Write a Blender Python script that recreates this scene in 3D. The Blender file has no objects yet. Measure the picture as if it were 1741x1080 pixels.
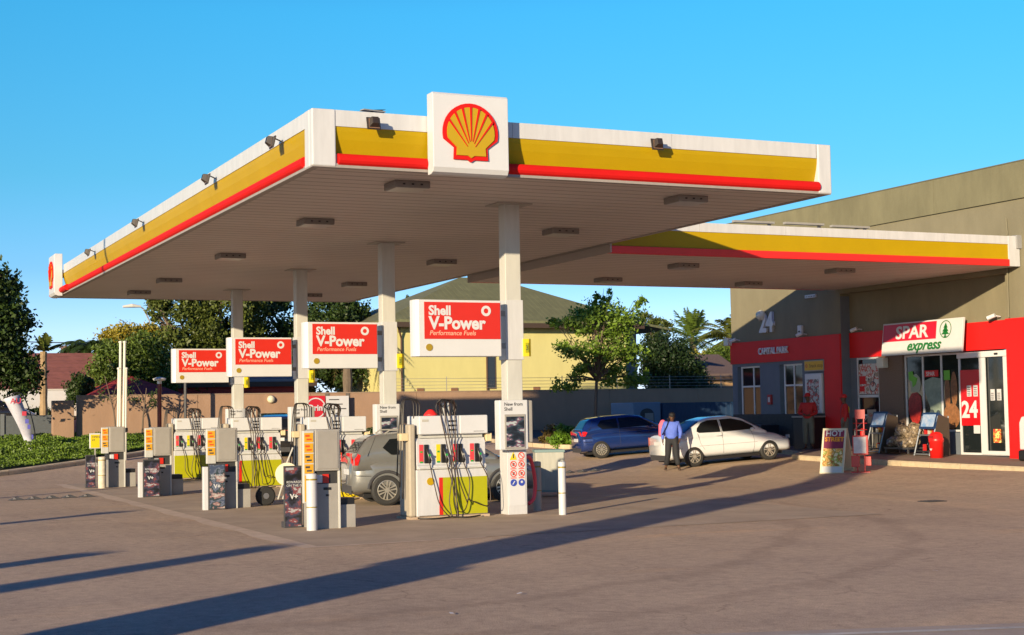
import bpy, bmesh, math, random
import numpy as np
from mathutils import Vector, Matrix
random.seed(7); RNG = np.random.default_rng(7)
PI = math.pi
scene = bpy.context.scene
COL = scene.collection

# ------------------------------------------------------------------ camera (metres; x along the shop-ward direction, y along the islands)
TH = .437
cth, sth = math.cos(TH), math.sin(TH)
CAM = np.array([-6.660, -21.112, 1.8402])
_f, _cy, _pi, _ro = 2542.28, 566.49, .0512, -.0177
_cr, _sr, _cp, _sp = math.cos(_ro), math.sin(_ro), math.cos(_pi), math.sin(_pi)
_R0 = np.array([1, 0, 0.]); _U0 = np.array([0, -_sp, _cp]); _F0 = np.array([0, _cp, _sp])
def _loc(v): return np.array([v[0]*cth+v[1]*sth, -v[0]*sth+v[1]*cth, v[2]])
CR, CU, CF = _loc(_cr*_R0+_sr*_U0), _loc(-_sr*_R0+_cr*_U0), _loc(_F0)
cam_d = bpy.data.cameras.new('camera'); cam = bpy.data.objects.new('camera', cam_d); COL.objects.link(cam)
cam_d.sensor_width = 36; cam_d.sensor_fit = 'HORIZONTAL'; cam_d.lens = _f/1741*36
cam_d.shift_y = (_cy-540)/1741; cam_d.clip_end = 4000; cam_d.clip_start = .1
M4 = Matrix.Identity(4)
for i in range(3):
    M4[i][0] = CR[i]; M4[i][1] = CU[i]; M4[i][2] = -CF[i]; M4[i][3] = CAM[i]
cam.matrix_world = M4
scene.camera = cam

# ------------------------------------------------------------------ world, sun, exposure
SUN_TRAVEL = Vector((1.0, .81, -.255)).normalized()
sun_el = math.asin(-SUN_TRAVEL.z)
sun_rot = math.atan2(-SUN_TRAVEL.x, -SUN_TRAVEL.y)
world = bpy.data.worlds.new('World'); scene.world = world; world.use_nodes = True
wn = world.node_tree; wn.nodes.clear()
wo = wn.nodes.new('ShaderNodeOutputWorld'); bg = wn.nodes.new('ShaderNodeBackground')
sky = wn.nodes.new('ShaderNodeTexSky'); sky.sky_type = 'NISHITA'; sky.sun_disc = False
sky.sun_elevation = sun_el; sky.sun_rotation = sun_rot; sky.altitude = 1300; sky.air_density = 1.0; sky.dust_density = .5; sky.ozone_density = 3.0
tc = wn.nodes.new('ShaderNodeTexCoord'); sx = wn.nodes.new('ShaderNodeSeparateXYZ'); rp = wn.nodes.new('ShaderNodeValToRGB')
rp.color_ramp.interpolation = 'LINEAR'
els = rp.color_ramp.elements
els[0].position = 0.0; els[0].color = (.72, .78, 1.25, 1)
els[1].position = 1.0; els[1].color = (.045, .17, .55, 1)
for p_, c_ in ((.054, (.66, .70, .95, 1)), (.095, (.40, .58, .72, 1)), (.155, (.28, .64, .68, 1)), (.26, (.215, .78, .84, 1)), (.42, (.09, .32, .72, 1))):
    e = els.new(p_); e.color = c_
mx = wn.nodes.new('ShaderNodeMix'); mx.data_type = 'RGBA'; mx.blend_type = 'MULTIPLY'; mx.inputs[0].default_value = 1; mx.clamp_result = False
wn.links.new(tc.outputs['Generated'], sx.inputs[0]); wn.links.new(sx.outputs['Z'], rp.inputs[0])
wn.links.new(sky.outputs[0], mx.inputs[6]); wn.links.new(rp.outputs[0], mx.inputs[7])
wn.links.new(mx.outputs[2], bg.inputs[0]); bg.inputs[1].default_value = .15
wn.links.new(bg.outputs[0], wo.inputs[0])
sl = bpy.data.lights.new('sun', 'SUN'); sl.energy = 5.0; sl.angle = math.radians(.55); sl.color = (1.0, .80, .52)
so = bpy.data.objects.new('sun', sl); COL.objects.link(so); so.location = (-20, -20, 20)
so.rotation_euler = SUN_TRAVEL.to_track_quat('-Z', 'Y').to_euler()
vs = scene.view_settings; vs.view_transform = 'Standard'; vs.look = 'None'; vs.exposure = .70; vs.gamma = 1; vs.use_curve_mapping = False
scene.cycles.max_bounces = 6; scene.cycles.transparent_max_bounces = 8

# ------------------------------------------------------------------ locating helpers: a point on the real ground / on a vertical plane, seen in a given direction
def sm(t):
    t = min(1, max(0, t)); return t*t*(3-2*t)
def gh(w, l):
    h1 = sm((w-13)/6.5)*(.2+.012*min(14, max(0, l-8))); h2 = .75*sm((l-22)/16)
    return h1+h2*(1-h1/.75)
def ray(x, y): return CF*_f+CR*(x-870.5)-CU*(y-_cy)
def PY(x, y, l):
    d = ray(x, y); return CAM+d*((l-CAM[1])/d[1])
def PX(x, y, w):
    d = ray(x, y); return CAM+d*((w-CAM[0])/d[0])

# ------------------------------------------------------------------ materials
MATS = {}
def mat(name, col, rough=.5, metal=0, spec=.5, noise=.0, nscale=8, bump=0, bscale=40, emit=0, coat=0, col2=None, stretch=(1, 1, 1)):
    if name in MATS: return MATS[name]
    m = bpy.data.materials.new(name); m.use_nodes = True; nt = m.node_tree; b = nt.nodes['Principled BSDF']
    b.inputs['Base Color'].default_value = (*col, 1); b.inputs['Roughness'].default_value = rough
    b.inputs['Metallic'].default_value = metal; b.inputs['Specular IOR Level'].default_value = spec
    b.inputs['Coat Weight'].default_value = coat
    if emit: b.inputs['Emission Color'].default_value = (*col, 1); b.inputs['Emission Strength'].default_value = emit
    if noise or bump:
        t = nt.nodes.new('ShaderNodeTexCoord'); mp = nt.nodes.new('ShaderNodeMapping'); mp.inputs['Scale'].default_value = stretch
        nt.links.new(t.outputs['Object'], mp.inputs[0])
    if noise:
        n = nt.nodes.new('ShaderNodeTexNoise'); n.inputs['Scale'].default_value = nscale; n.inputs['Detail'].default_value = 6; n.inputs['Roughness'].default_value = .65
        nt.links.new(mp.outputs[0], n.inputs[0])
        r = nt.nodes.new('ShaderNodeValToRGB'); c2 = col2 or tuple(c*(1-noise) for c in col)
        r.color_ramp.elements[0].position = .32; r.color_ramp.elements[1].position = .68
        r.color_ramp.elements[0].color = (*c2, 1); r.color_ramp.elements[1].color = (*col, 1)
        nt.links.new(n.outputs[0], r.inputs[0]); nt.links.new(r.outputs[0], b.inputs['Base Color'])
    if bump:
        n2 = nt.nodes.new('ShaderNodeTexNoise'); n2.inputs['Scale'].default_value = bscale; n2.inputs['Detail'].default_value = 4
        nt.links.new(mp.outputs[0], n2.inputs[0])
        bp = nt.nodes.new('ShaderNodeBump'); bp.inputs['Strength'].default_value = bump; bp.inputs['Distance'].default_value = .02
        nt.links.new(n2.outputs[0], bp.inputs['Height']); nt.links.new(bp.outputs[0], b.inputs['Normal'])
    MATS[name] = m; return m
def wave_bump(m, axis, scale, strength, dark=None, dist=.02):
    """panel joints / corrugation running at right angles to axis"""
    nt = m.node_tree; b = nt.nodes['Principled BSDF']
    t = nt.nodes.new('ShaderNodeTexCoord'); s = nt.nodes.new('ShaderNodeSeparateXYZ'); nt.links.new(t.outputs['Object'], s.inputs[0])
    mu = nt.nodes.new('ShaderNodeMath'); mu.operation = 'MULTIPLY'; mu.inputs[1].default_value = scale; nt.links.new(s.outputs[axis], mu.inputs[0])
    fr = nt.nodes.new('ShaderNodeMath'); fr.operation = 'FRACT'; nt.links.new(mu.outputs[0], fr.inputs[0])
    r = nt.nodes.new('ShaderNodeValToRGB'); e = r.color_ramp.elements
    e[0].position = 0; e[0].color = (0, 0, 0, 1); e[1].position = .14; e[1].color = (1, 1, 1, 1)
    nt.links.new(fr.outputs[0], r.inputs[0])
    bp = nt.nodes.new('ShaderNodeBump'); bp.inputs['Strength'].default_value = strength; bp.inputs['Distance'].default_value = dist
    nt.links.new(r.outputs[0], bp.inputs['Height']); nt.links.new(bp.outputs[0], b.inputs['Normal'])
    if dark is not None:
        mi = nt.nodes.new('ShaderNodeMix'); mi.data_type = 'RGBA'; mi.blend_type = 'MULTIPLY'; mi.inputs[0].default_value = 1
        src = b.inputs['Base Color'].links[0].from_socket if b.inputs['Base Color'].links else None
        if src: nt.links.new(src, mi.inputs[6])
        else: mi.inputs[6].default_value = b.inputs['Base Color'].default_value
        r2 = nt.nodes.new('ShaderNodeValToRGB'); e2 = r2.color_ramp.elements
        e2[0].position = 0; e2[0].color = (dark, dark, dark, 1); e2[1].position = .16; e2[1].color = (1, 1, 1, 1)
        nt.links.new(fr.outputs[0], r2.inputs[0]); nt.links.new(r2.outputs[0], mi.inputs[7]); nt.links.new(mi.outputs[2], b.inputs['Base Color'])
    return m
WHITE = mat('white_paint', (.54, .545, .56), .35, noise=.14, nscale=3, coat=.1, stretch=(2.5, 2.5, .35))
CREAM = mat('cream_panel', (.50, .50, .47), .4, noise=.16, nscale=2.5, stretch=(2, 2, .4))
COLM = mat('column_paint', (.50, .50, .47), .45, noise=.14, nscale=3, stretch=(2, 2, .3))
SIGNW = mat('sign_white', (.55, .56, .58), .3, noise=.05, nscale=2)
YEL = mat('fascia_yellow', (.40, .265, .001), .5, spec=.25, noise=.10, nscale=1.2)
RED = mat('fascia_red', (.55, .006, .005), .7, spec=.25, noise=.08, nscale=2)
SRED = mat('sign_red', (.52, .020, .008), .35, noise=.04)
SHOPRED = mat('shop_red', (.62, .008, .008), .55, noise=.12, nscale=1.5)
SOFFIT = wave_bump(mat('soffit_panel', (.60, .54, .50), .55, noise=.12, nscale=.35, stretch=(1, 1, 1)), 'Y', 2.7, 1.0, dark=.30)
ROOFM = mat('roof_sheet', (.35, .35, .36), .5, metal=.3, noise=.2)
BLACK = mat('black_plastic', (.012, .012, .013), .45)
RUBBER = mat('hose_rubber', (.02, .016, .014), .45)
DGREY = mat('dark_grey_metal', (.05, .05, .055), .45, noise=.2)
GREY = mat('grey_metal', (.27, .27, .27), .5, noise=.15, nscale=4)
LGREY = mat('light_grey_metal', (.31, .295, .27), .45, noise=.14, nscale=3)
BEIGE = mat('beige_plastic', (.62, .50, .30), .5, noise=.1)
STEEL = mat('brushed_steel', (.55, .55, .55), .3, metal=.9, noise=.1)
OLIVE = mat('olive_green_panel', (.36, .36, .004), .35, noise=.08, nscale=3)
LOGOY = mat('logo_yellow', (.42, .27, .001), .35)
ORANGE = mat('price_orange', (.60, .31, .015), .4, noise=.06)
GREENL = mat('label_green', (.02, .28, .05), .4)
LYEL = mat('label_yellow', (.64, .50, .01), .4)
HAZRED = mat('hazard_red', (.70, .06, .03), .5)
HAZBLUE = mat('hazard_blue', (.03, .06, .35), .5)
PINK = mat('pink_hose', (.75, .06, .09), .4)
RUST = mat('rust_paint', (.20, .035, .015), .55, noise=.3)
GLASS = mat('shop_glass', (.012, .016, .018), .04, spec=.8)
GLASS2 = mat('car_glass', (.008, .010, .012), .06, spec=.35)
TYRE = mat('tyre_rubber', (.018, .018, .018), .75, bump=.2)
RIM = mat('alloy_rim', (.55, .52, .45), .3, metal=.7)
SKIN = mat('brown_skin', (.09, .042, .022), .5)
KERB = mat('kerb_concrete', (.52, .42, .28), .85, noise=.25, nscale=6, bump=.3)
def poster(name, cols, scale=6, stretch=(1, 1, 1)):
    if name in MATS: return MATS[name]
    m = bpy.data.materials.new(name); m.use_nodes = True; nt = m.node_tree; b = nt.nodes['Principled BSDF']; b.inputs['Roughness'].default_value = .35
    t = nt.nodes.new('ShaderNodeTexCoord'); mp = nt.nodes.new('ShaderNodeMapping'); mp.inputs['Scale'].default_value = stretch
    n = nt.nodes.new('ShaderNodeTexNoise'); n.inputs['Scale'].default_value = scale; n.inputs['Detail'].default_value = 3
    r = nt.nodes.new('ShaderNodeValToRGB'); r.color_ramp.interpolation = 'CONSTANT'
    es = r.color_ramp.elements; k = len(cols)
    for i, c in enumerate(cols):
        e = es[i] if i < 2 else es.new(.5)
        e.color = (*c, 1)
    for i in range(k): es[i].position = 0 if i == 0 else .34+.32*i/k
    for i, c in enumerate(cols): es[i].color = (*c, 1)
    nt.links.new(t.outputs['Object'], mp.inputs[0]); nt.links.new(mp.outputs[0], n.inputs[0]); nt.links.new(n.outputs[0], r.inputs[0]); nt.links.new(r.outputs[0], b.inputs['Base Color'])
    MATS[name] = m; return m

# ------------------------------------------------------------------ object helpers
def T(name, label, cat, loc=(0, 0, 0), rotz=0, group=None):
    o = bpy.data.objects.new(name, None); COL.objects.link(o); o.empty_display_size = .2
    o.location = tuple(float(v) for v in loc); o.rotation_euler = (0, 0, rotz)
    o['label'] = label; o['category'] = cat
    if group: o['group'] = group
    return o
def tag(o, label, cat, group=None):
    o['label'] = label; o['category'] = cat
    if group: o['group'] = group
    return o
def struct(o, kind='structure'):
    o['kind'] = kind; return o
def copy_thing(root, loc, label, rotz=None):
    r = root.copy(); COL.objects.link(r); r.location = tuple(float(v) for v in loc); r['label'] = label
    if rotz is not None: r.rotation_euler = (0, 0, rotz)
    def rec(src, dst):
        for ch in [c for c in src.children]:
            c = ch.copy(); COL.objects.link(c); c.parent = dst; rec(ch, c)
    rec(root, r); return r
class MB:
    def __init__(s): s.v = []; s.f = []; s.m = []; s.cur = 0
    def mi(s, i): s.cur = i; return s
    def add(s, vs_, fs):
        n = len(s.v); s.v += [tuple(map(float, p)) for p in vs_]
        for f in fs: s.f.append([n+i for i in f]); s.m.append(s.cur)
        return s
    def box(s, x0, x1, y0, y1, z0, z1):
        return s.add([(x0, y0, z0), (x1, y0, z0), (x1, y1, z0), (x0, y1, z0), (x0, y0, z1), (x1, y0, z1), (x1, y1, z1), (x0, y1, z1)],
                     [(0, 3, 2, 1), (4, 5, 6, 7), (0, 1, 5, 4), (1, 2, 6, 5), (2, 3, 7, 6), (3, 0, 4, 7)])
    def quad(s, a, b, c, d): return s.add([a, b, c, d], [(0, 1, 2, 3)])
    def prism(s, poly, ax, a0, a1):
        """poly 2-D in the other two axes (in x,y,z order), extruded along ax from a0 to a1"""
        def P(p, a):
            q = list(p); q.insert(ax, a); return q
        n = len(poly)
        area = sum(poly[i][0]*poly[(i+1) % n][1]-poly[(i+1) % n][0]*poly[i][1] for i in range(n))
        if area < 0: poly = poly[::-1]
        if ax == 1: poly = poly[::-1]
        vs_ = [P(p, a0) for p in poly]+[P(p, a1) for p in poly]
        fs = [tuple(range(n))[::-1], tuple(range(n, 2*n))]+[(i, (i+1) % n, n+(i+1) % n, n+i) for i in range(n)]
        return s.add(vs_, fs)
    def tube(s, pts, r, n=8, r2=None, cap=True):
        pts = [Vector(p) for p in pts]; k = len(pts); rings = []; up = Vector((0, 0, 1))
        vs_ = []
        prev = None
        for i, p in enumerate(pts):
            d = (pts[min(i+1, k-1)]-pts[max(i-1, 0)])
            d = d.normalized() if d.length > 1e-9 else Vector((0, 0, 1))
            a = prev if prev is not None else (Vector((1, 0, 0)) if abs(d.z) > .9 else Vector((0, 0, 1)))
            a = (a-d*a.dot(d));
            if a.length < 1e-6: a = d.orthogonal()
            a.normalize(); b = d.cross(a); prev = a
            rr = r if r2 is None else r+(r2-r)*i/max(1, k-1)
            if isinstance(r, (list, tuple)): rr = r[i]
            for j in range(n):
                t = 2*PI*j/n; vs_.append(p+a*math.cos(t)*rr+b*math.sin(t)*rr)
        fs = [(i*n+j, i*n+(j+1) % n, (i+1)*n+(j+1) % n, (i+1)*n+j) for i in range(k-1) for j in range(n)]
        if cap: fs += [tuple(range(n))[::-1], tuple(range((k-1)*n, k*n))]
        return s.add(vs_, fs)
    def lathe(s, prof, c=(0, 0, 0), ax=2, n=24):
        """prof: (radius, height) pairs round an axis through c"""
        vs_ = []
        for (r, h) in prof:
            for j in range(n):
                t = 2*PI*j/n; a, b = r*math.cos(t), r*math.sin(t)
                p = {2: (a, b, h), 1: (b, h, a), 0: (h, a, b)}[ax]
                vs_.append((p[0]+c[0], p[1]+c[1], p[2]+c[2]))
        k = len(prof); fs = [(i*n+j, i*n+(j+1) % n, (i+1)*n+(j+1) % n, (i+1)*n+j) for i in range(k-1) for j in range(n)]
        fs += [tuple(range(n))[::-1], tuple(range((k-1)*n, k*n))]
        return s.add(vs_, fs)
    def build(s, name, mats, parent=None, smooth=False, bevel=0, loc=None, rot=None, segs=2):
        me = bpy.data.meshes.new(name); me.from_pydata(s.v, [], s.f)
        if not isinstance(mats, (list, tuple)): mats = [mats]
        for m in mats: me.materials.append(m)
        me.polygons.foreach_set('material_index', s.m)
        if smooth: me.polygons.foreach_set('use_smooth', [True]*len(me.polygons))
        me.update(); o = bpy.data.objects.new(name, me); COL.objects.link(o)
        if parent is not None: o.parent = parent
        if loc is not None: o.location = tuple(float(v) for v in loc)
        if rot is not None: o.rotation_euler = rot
        if bevel:
            bm_ = o.modifiers.new('bevel', 'BEVEL'); bm_.width = bevel; bm_.segments = segs; bm_.limit_method = 'ANGLE'; bm_.angle_limit = math.radians(50)
        return o
_dg = None
def text(name, body, size, loc, rot, m, parent=None, ext=.004, bold=0, shear=0, align='LEFT', sx=1):
    c = bpy.data.curves.new(name, 'FONT'); c.body = body; c.size = size; c.extrude = ext; c.offset = bold; c.shear = shear; c.align_x = align; c.resolution_u = 3
    o = bpy.data.objects.new(name, c); COL.objects.link(o)
    dg = bpy.context.evaluated_depsgraph_get(); dg.update()
    me = bpy.data.meshes.new_from_object(o.evaluated_get(dg)); bpy.data.objects.remove(o); bpy.data.curves.remove(c)
    me.name = name; me.materials.clear(); me.materials.append(m)
    q = bpy.data.objects.new(name, me); COL.objects.link(q); q.location = tuple(float(v) for v in loc); q.rotation_euler = rot; q.scale = (sx, 1, 1)
    if parent is not None: q.parent = parent
    return q
FRONT = (PI/2, 0, 0)

# ------------------------------------------------------------------ ground, forecourt slab, pavement, road
def asphalt():
    m = bpy.data.materials.new('asphalt'); m.use_nodes = True; nt = m.node_tree; b = nt.nodes['Principled BSDF']
    N, L = nt.nodes.new, nt.links.new
    t = N('ShaderNodeTexCoord')
    def noise(scale, detail=5, st=(1, 1, 1), rough=.6, rot=0):
        mp = N('ShaderNodeMapping'); mp.inputs['Scale'].default_value = st; mp.inputs['Rotation'].default_value = (0, 0, rot); L(t.outputs['Object'], mp.inputs[0])
        n = N('ShaderNodeTexNoise'); n.inputs['Scale'].default_value = scale; n.inputs['Detail'].default_value = detail; n.inputs['Roughness'].default_value = rough
        L(mp.outputs[0], n.inputs[0]); return n.outputs[0]
    def ramp(src, stops):
        r = N('ShaderNodeValToRGB'); e = r.color_ramp.elements
        for i, (p, c) in enumerate(stops):
            q = e[i] if i < 2 else e.new(p)
            q.position = p; q.color = (*c, 1)
        L(src, r.inputs[0]); return r.outputs[0]
    def mul(a, b_, f=1):
        x = N('ShaderNodeMix'); x.data_type = 'RGBA'; x.blend_type = 'MULTIPLY'; x.inputs[0].default_value = f; L(a, x.inputs[6]); L(b_, x.inputs[7]); return x.outputs[2]
    base = ramp(noise(.22, 6), [(.30, (.53, .39, .265)), (.70, (.62, .455, .305))])
    patch = ramp(noise(.9, 4, (1, .25, 1), .7, .5), [(.36, (.88, .88, .89)), (.60, (1, 1, 1))])
    track = ramp(noise(.55, 3, (.18, 1.6, 1), .5, -.65), [(.34, (.92, .92, .93)), (.52, (1, 1, 1))])
    grit = ramp(noise(55, 3, (1, 1, 1), .8), [(.30, (.62, .62, .62)), (.72, (1.25, 1.25, 1.25))])
    stain = ramp(noise(1.7, 2), [(.70, (1, 1, 1)), (.80, (.78, .76, .74))])
    mott = ramp(noise(7, 5, (1, 1, 1), .75), [(.34, (.80, .79, .80)), (.64, (1.08, 1.08, 1.08))])
    oil = ramp(noise(2.6, 3, (1, 1, 1), .6, 1.1), [(.24, (.45, .44, .46)), (.31, (1, 1, 1))])
    sand = ramp(noise(.35, 5, (.4, 1.5, 1), .7, .9), [(.60, (1, 1, 1)), (.72, (1.16, 1.08, .96))])
    vo = N('ShaderNodeTexVoronoi'); vo.feature = 'DISTANCE_TO_EDGE'; vo.inputs['Scale'].default_value = .22
    wm = N('ShaderNodeMapping'); L(t.outputs['Object'], wm.inputs[0]); wn_ = N('ShaderNodeTexNoise'); wn_.inputs['Scale'].default_value = 1.3; wn_.inputs['Detail'].default_value = 6; L(t.outputs['Object'], wn_.inputs[0])
    wx = N('ShaderNodeVectorMath'); wx.operation = 'MULTIPLY_ADD'; wx.inputs[1].default_value = (1.2, 1.2, 0); L(wn_.outputs['Color'], wx.inputs[0]); L(wm.outputs[0], wx.inputs[2]); L(wx.outputs[0], vo.inputs['Vector'])
    crack = ramp(vo.outputs['Distance'], [(.0, (.62, .60, .60)), (.004, (1, 1, 1))])
    geo = N('ShaderNodeVectorMath'); geo.operation = 'DISTANCE'; geo.inputs[1].default_value = (-3.5, 3.5, 0); L(t.outputs['Object'], geo.inputs[0])
    wob = N('ShaderNodeMath'); wob.operation = 'MULTIPLY_ADD'; wob.inputs[1].default_value = 1.1; L(wn0 := noise(.5, 2), wob.inputs[0]); L(geo.outputs['Value'], wob.inputs[2])
    ringv = N('ShaderNodeMath'); ringv.operation = 'DIVIDE'; ringv.inputs[1].default_value = 20.0; L(wob.outputs[0], ringv.inputs[0])
    arcs = ramp(ringv.outputs[0], [(.605, (1, 1, 1)), (.612, (.86, .85, .85)), (.620, (.86, .85, .85)), (.627, (1, 1, 1)), (.683, (1, 1, 1)), (.690, (.87, .86, .86)), (.698, (.87, .86, .86)), (.706, (1, 1, 1)), (.80, (1, 1, 1)), (.808, (1.10, 1.08, 1.04)), (.83, (1.10, 1.08, 1.04)), (.84, (1, 1, 1))])
    base = mul(base, arcs)
    c = mul(mul(mul(mul(base, patch), track), grit, .9), stain)
    c = mul(mul(mul(mul(c, mott), oil), sand), crack, .7)
    # sandy sweep where cars turn
    L(c, b.inputs['Base Color']); b.inputs['Roughness'].default_value = .82; b.inputs['Specular IOR Level'].default_value = .3
    bp = N('ShaderNodeBump'); bp.inputs['Strength'].default_value = .5; bp.inputs['Distance'].default_value = .012; L(noise(60, 4), bp.inputs['Height']); L(bp.outputs[0], b.inputs['Normal'])
    return m
ASPH = asphalt()
def axis_pts(lo, hi, segs):
    out = [lo]
    for (a, b, st) in segs:
        k = max(1, int(round((b-a)/st))); out += [a+(b-a)*i/k for i in range(k+1)]
    out.append(hi); return sorted(set(round(v, 3) for v in out))
xs = axis_pts(-600, 900, [(-40, 12, 4), (12, 20.5, .5), (20.5, 60, 4)]); ys = axis_pts(-300, 1500, [(-30, 6, 4), (6, 40, 1.), (40, 80, 10)])
g = MB(); g.v = [(x, y, gh(x, y)) for y in ys for x in xs]
nx = len(xs); g.f = [(j*nx+i, j*nx+i+1, (j+1)*nx+i+1, (j+1)*nx+i) for j in range(len(ys)-1) for i in range(nx-1)]; g.m = [0]*len(g.f)
struct(g.build('ground', ASPH, smooth=True))
SLAB = mat('forecourt_concrete', (.47, .355, .25), .85, noise=.28, nscale=1.1, bump=.35, bscale=30)
s = MB(); s.quad((-.35, -1.1, .005), (9.4, -1.1, .005), (9.4, 21.8, .005), (-.35, 21.8, .005))
struct(s.build('forecourt_slab', SLAB))
EDGE = mat('edge_mortar', (.60, .46, .34), .9, noise=.45, nscale=3.2, col2=(.47, .35, .25))
s = MB()
for i in range(22):
    q0, q1, q2 = -.60-.05*((i*7) % 3), -.60-.05*(((i+1)*7) % 3), -1.1+i*1.04
    s.quad((q0, q2, .004), (-.352, q2, .004), (-.352, q2+1.04, .004), (q1, q2+1.04, .004))
s.quad((-.6, -1.3, .004), (2.2, -1.22, .004), (2.2, -1.102, .004), (-.6, -1.102, .004))
struct(s.build('slab_edge_strip', EDGE))
# road edge at the very bottom right, with a pale line
roadm = mat('road_surface', (.44, .35, .28), .85, noise=.2, nscale=3, bump=.3)
def gpt(x, y, z=0.0):
    d = ray(x, y); return CAM+d*((z-CAM[2])/d[2])
a, b = gpt(1160, 1080, 0), gpt(1741, 1060, 0)
dv = (b-a)/np.linalg.norm(b-a); nv = np.array([dv[1], -dv[0], 0]); a0 = a-dv*60; b0 = b+dv*60
s = MB(); s.quad(a0+nv*9+[0, 0, .004], b0+nv*9+[0, 0, .004], b0+[0, 0, .004], a0+[0, 0, .004]); struct(s.build('road', roadm))
s = MB(); s.quad(a0+nv*.30+[0, 0, .008], b0+nv*.30+[0, 0, .008], b0+nv*.20+[0, 0, .008], a0+nv*.20+[0, 0, .008]); struct(s.build('road_line', mat('road_paint', (.62, .58, .52), .8, noise=.5, nscale=2)))
# shop pavement: raised, following the slope, with a concrete kerb
PAVE = mat('paving_block', (.30, .21, .16), .85, noise=.4, nscale=7, bump=.4)
kl = [(18.95, -4), (18.9, 5.5), (18.72, 9.7), (18.68, 12.4), (18.8, 14.2), (19.05, 14.9), (19.9, 15.7), (20.6, 17.0), (20.9, 24)]
def kz(l): return .30+.0115*(l-5.5)
def wz(l): return .36+.0185*(l-8.5)
s = MB()
vs_ = []
for (w, l) in kl: vs_ += [(w+.14, l, kz(l)+.005), (21.4, l, wz(l)-.01), (23.2, l, wz(l))]
fs = []
for i in range(len(kl)-1):
    a_ = i*3
    fs += [(a_, a_+1, a_+4, a_+3), (a_+1, a_+2, a_+5, a_+4)]
s.add(vs_, fs); struct(s.build('pavement', PAVE))
s = MB()
def kerb_run(s, pts, zf, wid=.15, h=.13):
    for i in range(len(pts)-1):
        (w0, l0), (w1, l1) = pts[i], pts[i+1]; d = np.array([w1-w0, l1-l0]); L_ = np.linalg.norm(d); d /= L_; k = max(1, int(round(L_/1.0)))
        nn = np.array([d[1], -d[0]])
        for j in range(k):
            p = np.array([w0, l0])+d*(L_*j/k+.012); q = np.array([w0, l0])+d*(L_*(j+1)/k-.012)
            zp, zq = zf(*p), zf(*q); pp, qq = p+nn*wid, q+nn*wid
            s.add([(*p, zp-.3), (*pp, zp-.3), (*qq, zq-.3), (*q, zq-.3), (*p, zp-.035), (*(p+nn*.035), zp), (*pp, zp), (*q, zq-.035), (*(q+nn*.035), zq), (*qq, zq)],
                  [(0, 1, 2, 3)[::-1], (0, 4, 7, 3)[::-1], (4, 5, 8, 7)[::-1], (5, 6, 9, 8)[::-1], (1, 6, 9, 2), (0, 1, 6, 5, 4), (3, 7, 8, 9, 2)])
kerb_run(s, kl, lambda w, l: kz(l))
struct(s.build('kerb', KERB))
GRASSM = mat('grass_soil', (.07, .10, .018), .9, noise=.5, nscale=5, col2=(.05, .045, .02))
GK = [(-30, 12.), (-8, 21.2), (-1.56, 26.5), (1.53, 29.6), (3.44, 31.6), (5.5, 34.2), (7.5, 37.5), (7.9, 38.6)]
s = MB(); kerb_run(s, [(a_+.22, b_-.18) for a_, b_ in GK[::-1]], lambda w, l: gh(w, l)+.15, wid=.26)
struct(s.build('kerb_garden', mat('kerb_tan', (.66, .52, .34), .85, noise=.25, nscale=4)))
s = MB(); vs_ = []; fs = []
for (w, l) in GK: vs_ += [(w-.05, l+.12, gh(w, l)+.10), (w-5, l+7, gh(w-5, l+7)+.18), (w-30, l+40, .95)]
for i in range(len(GK)-1): fs += [(i*3, i*3+3, i*3+4, i*3+1), (i*3+1, i*3+4, i*3+5, i*3+2)]
s.add(vs_, fs); struct(s.build('garden_bed', GRASSM))
# planter kerbs at the back by the boundary wall
PK = [(17.2, 33), (17.5, 28.7), (17.75, 27.2), (18.3, 26.3), (22, 26.6), (27, 27)]
s = MB(); kerb_run(s, PK, lambda w, l: gh(w, l)+.14)
struct(s.build('kerb_planter', KERB))
s = MB(); s.add([(17.35, 33, gh(17, 33)+.1), (17.9, 27.3, gh(18, 27.3)+.1), (18.4, 26.5, gh(18.4, 26.5)+.1), (27, 27.1, gh(27, 27)+.1), (34, 38, 1.0), (14, 38, .9)], [(0, 1, 2, 3, 4, 5)])
struct(s.build('planter_bed', mat('planter_soil', (.12, .08, .05), .95, noise=.4, nscale=5)))
exec_order = 'setting done'

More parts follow.
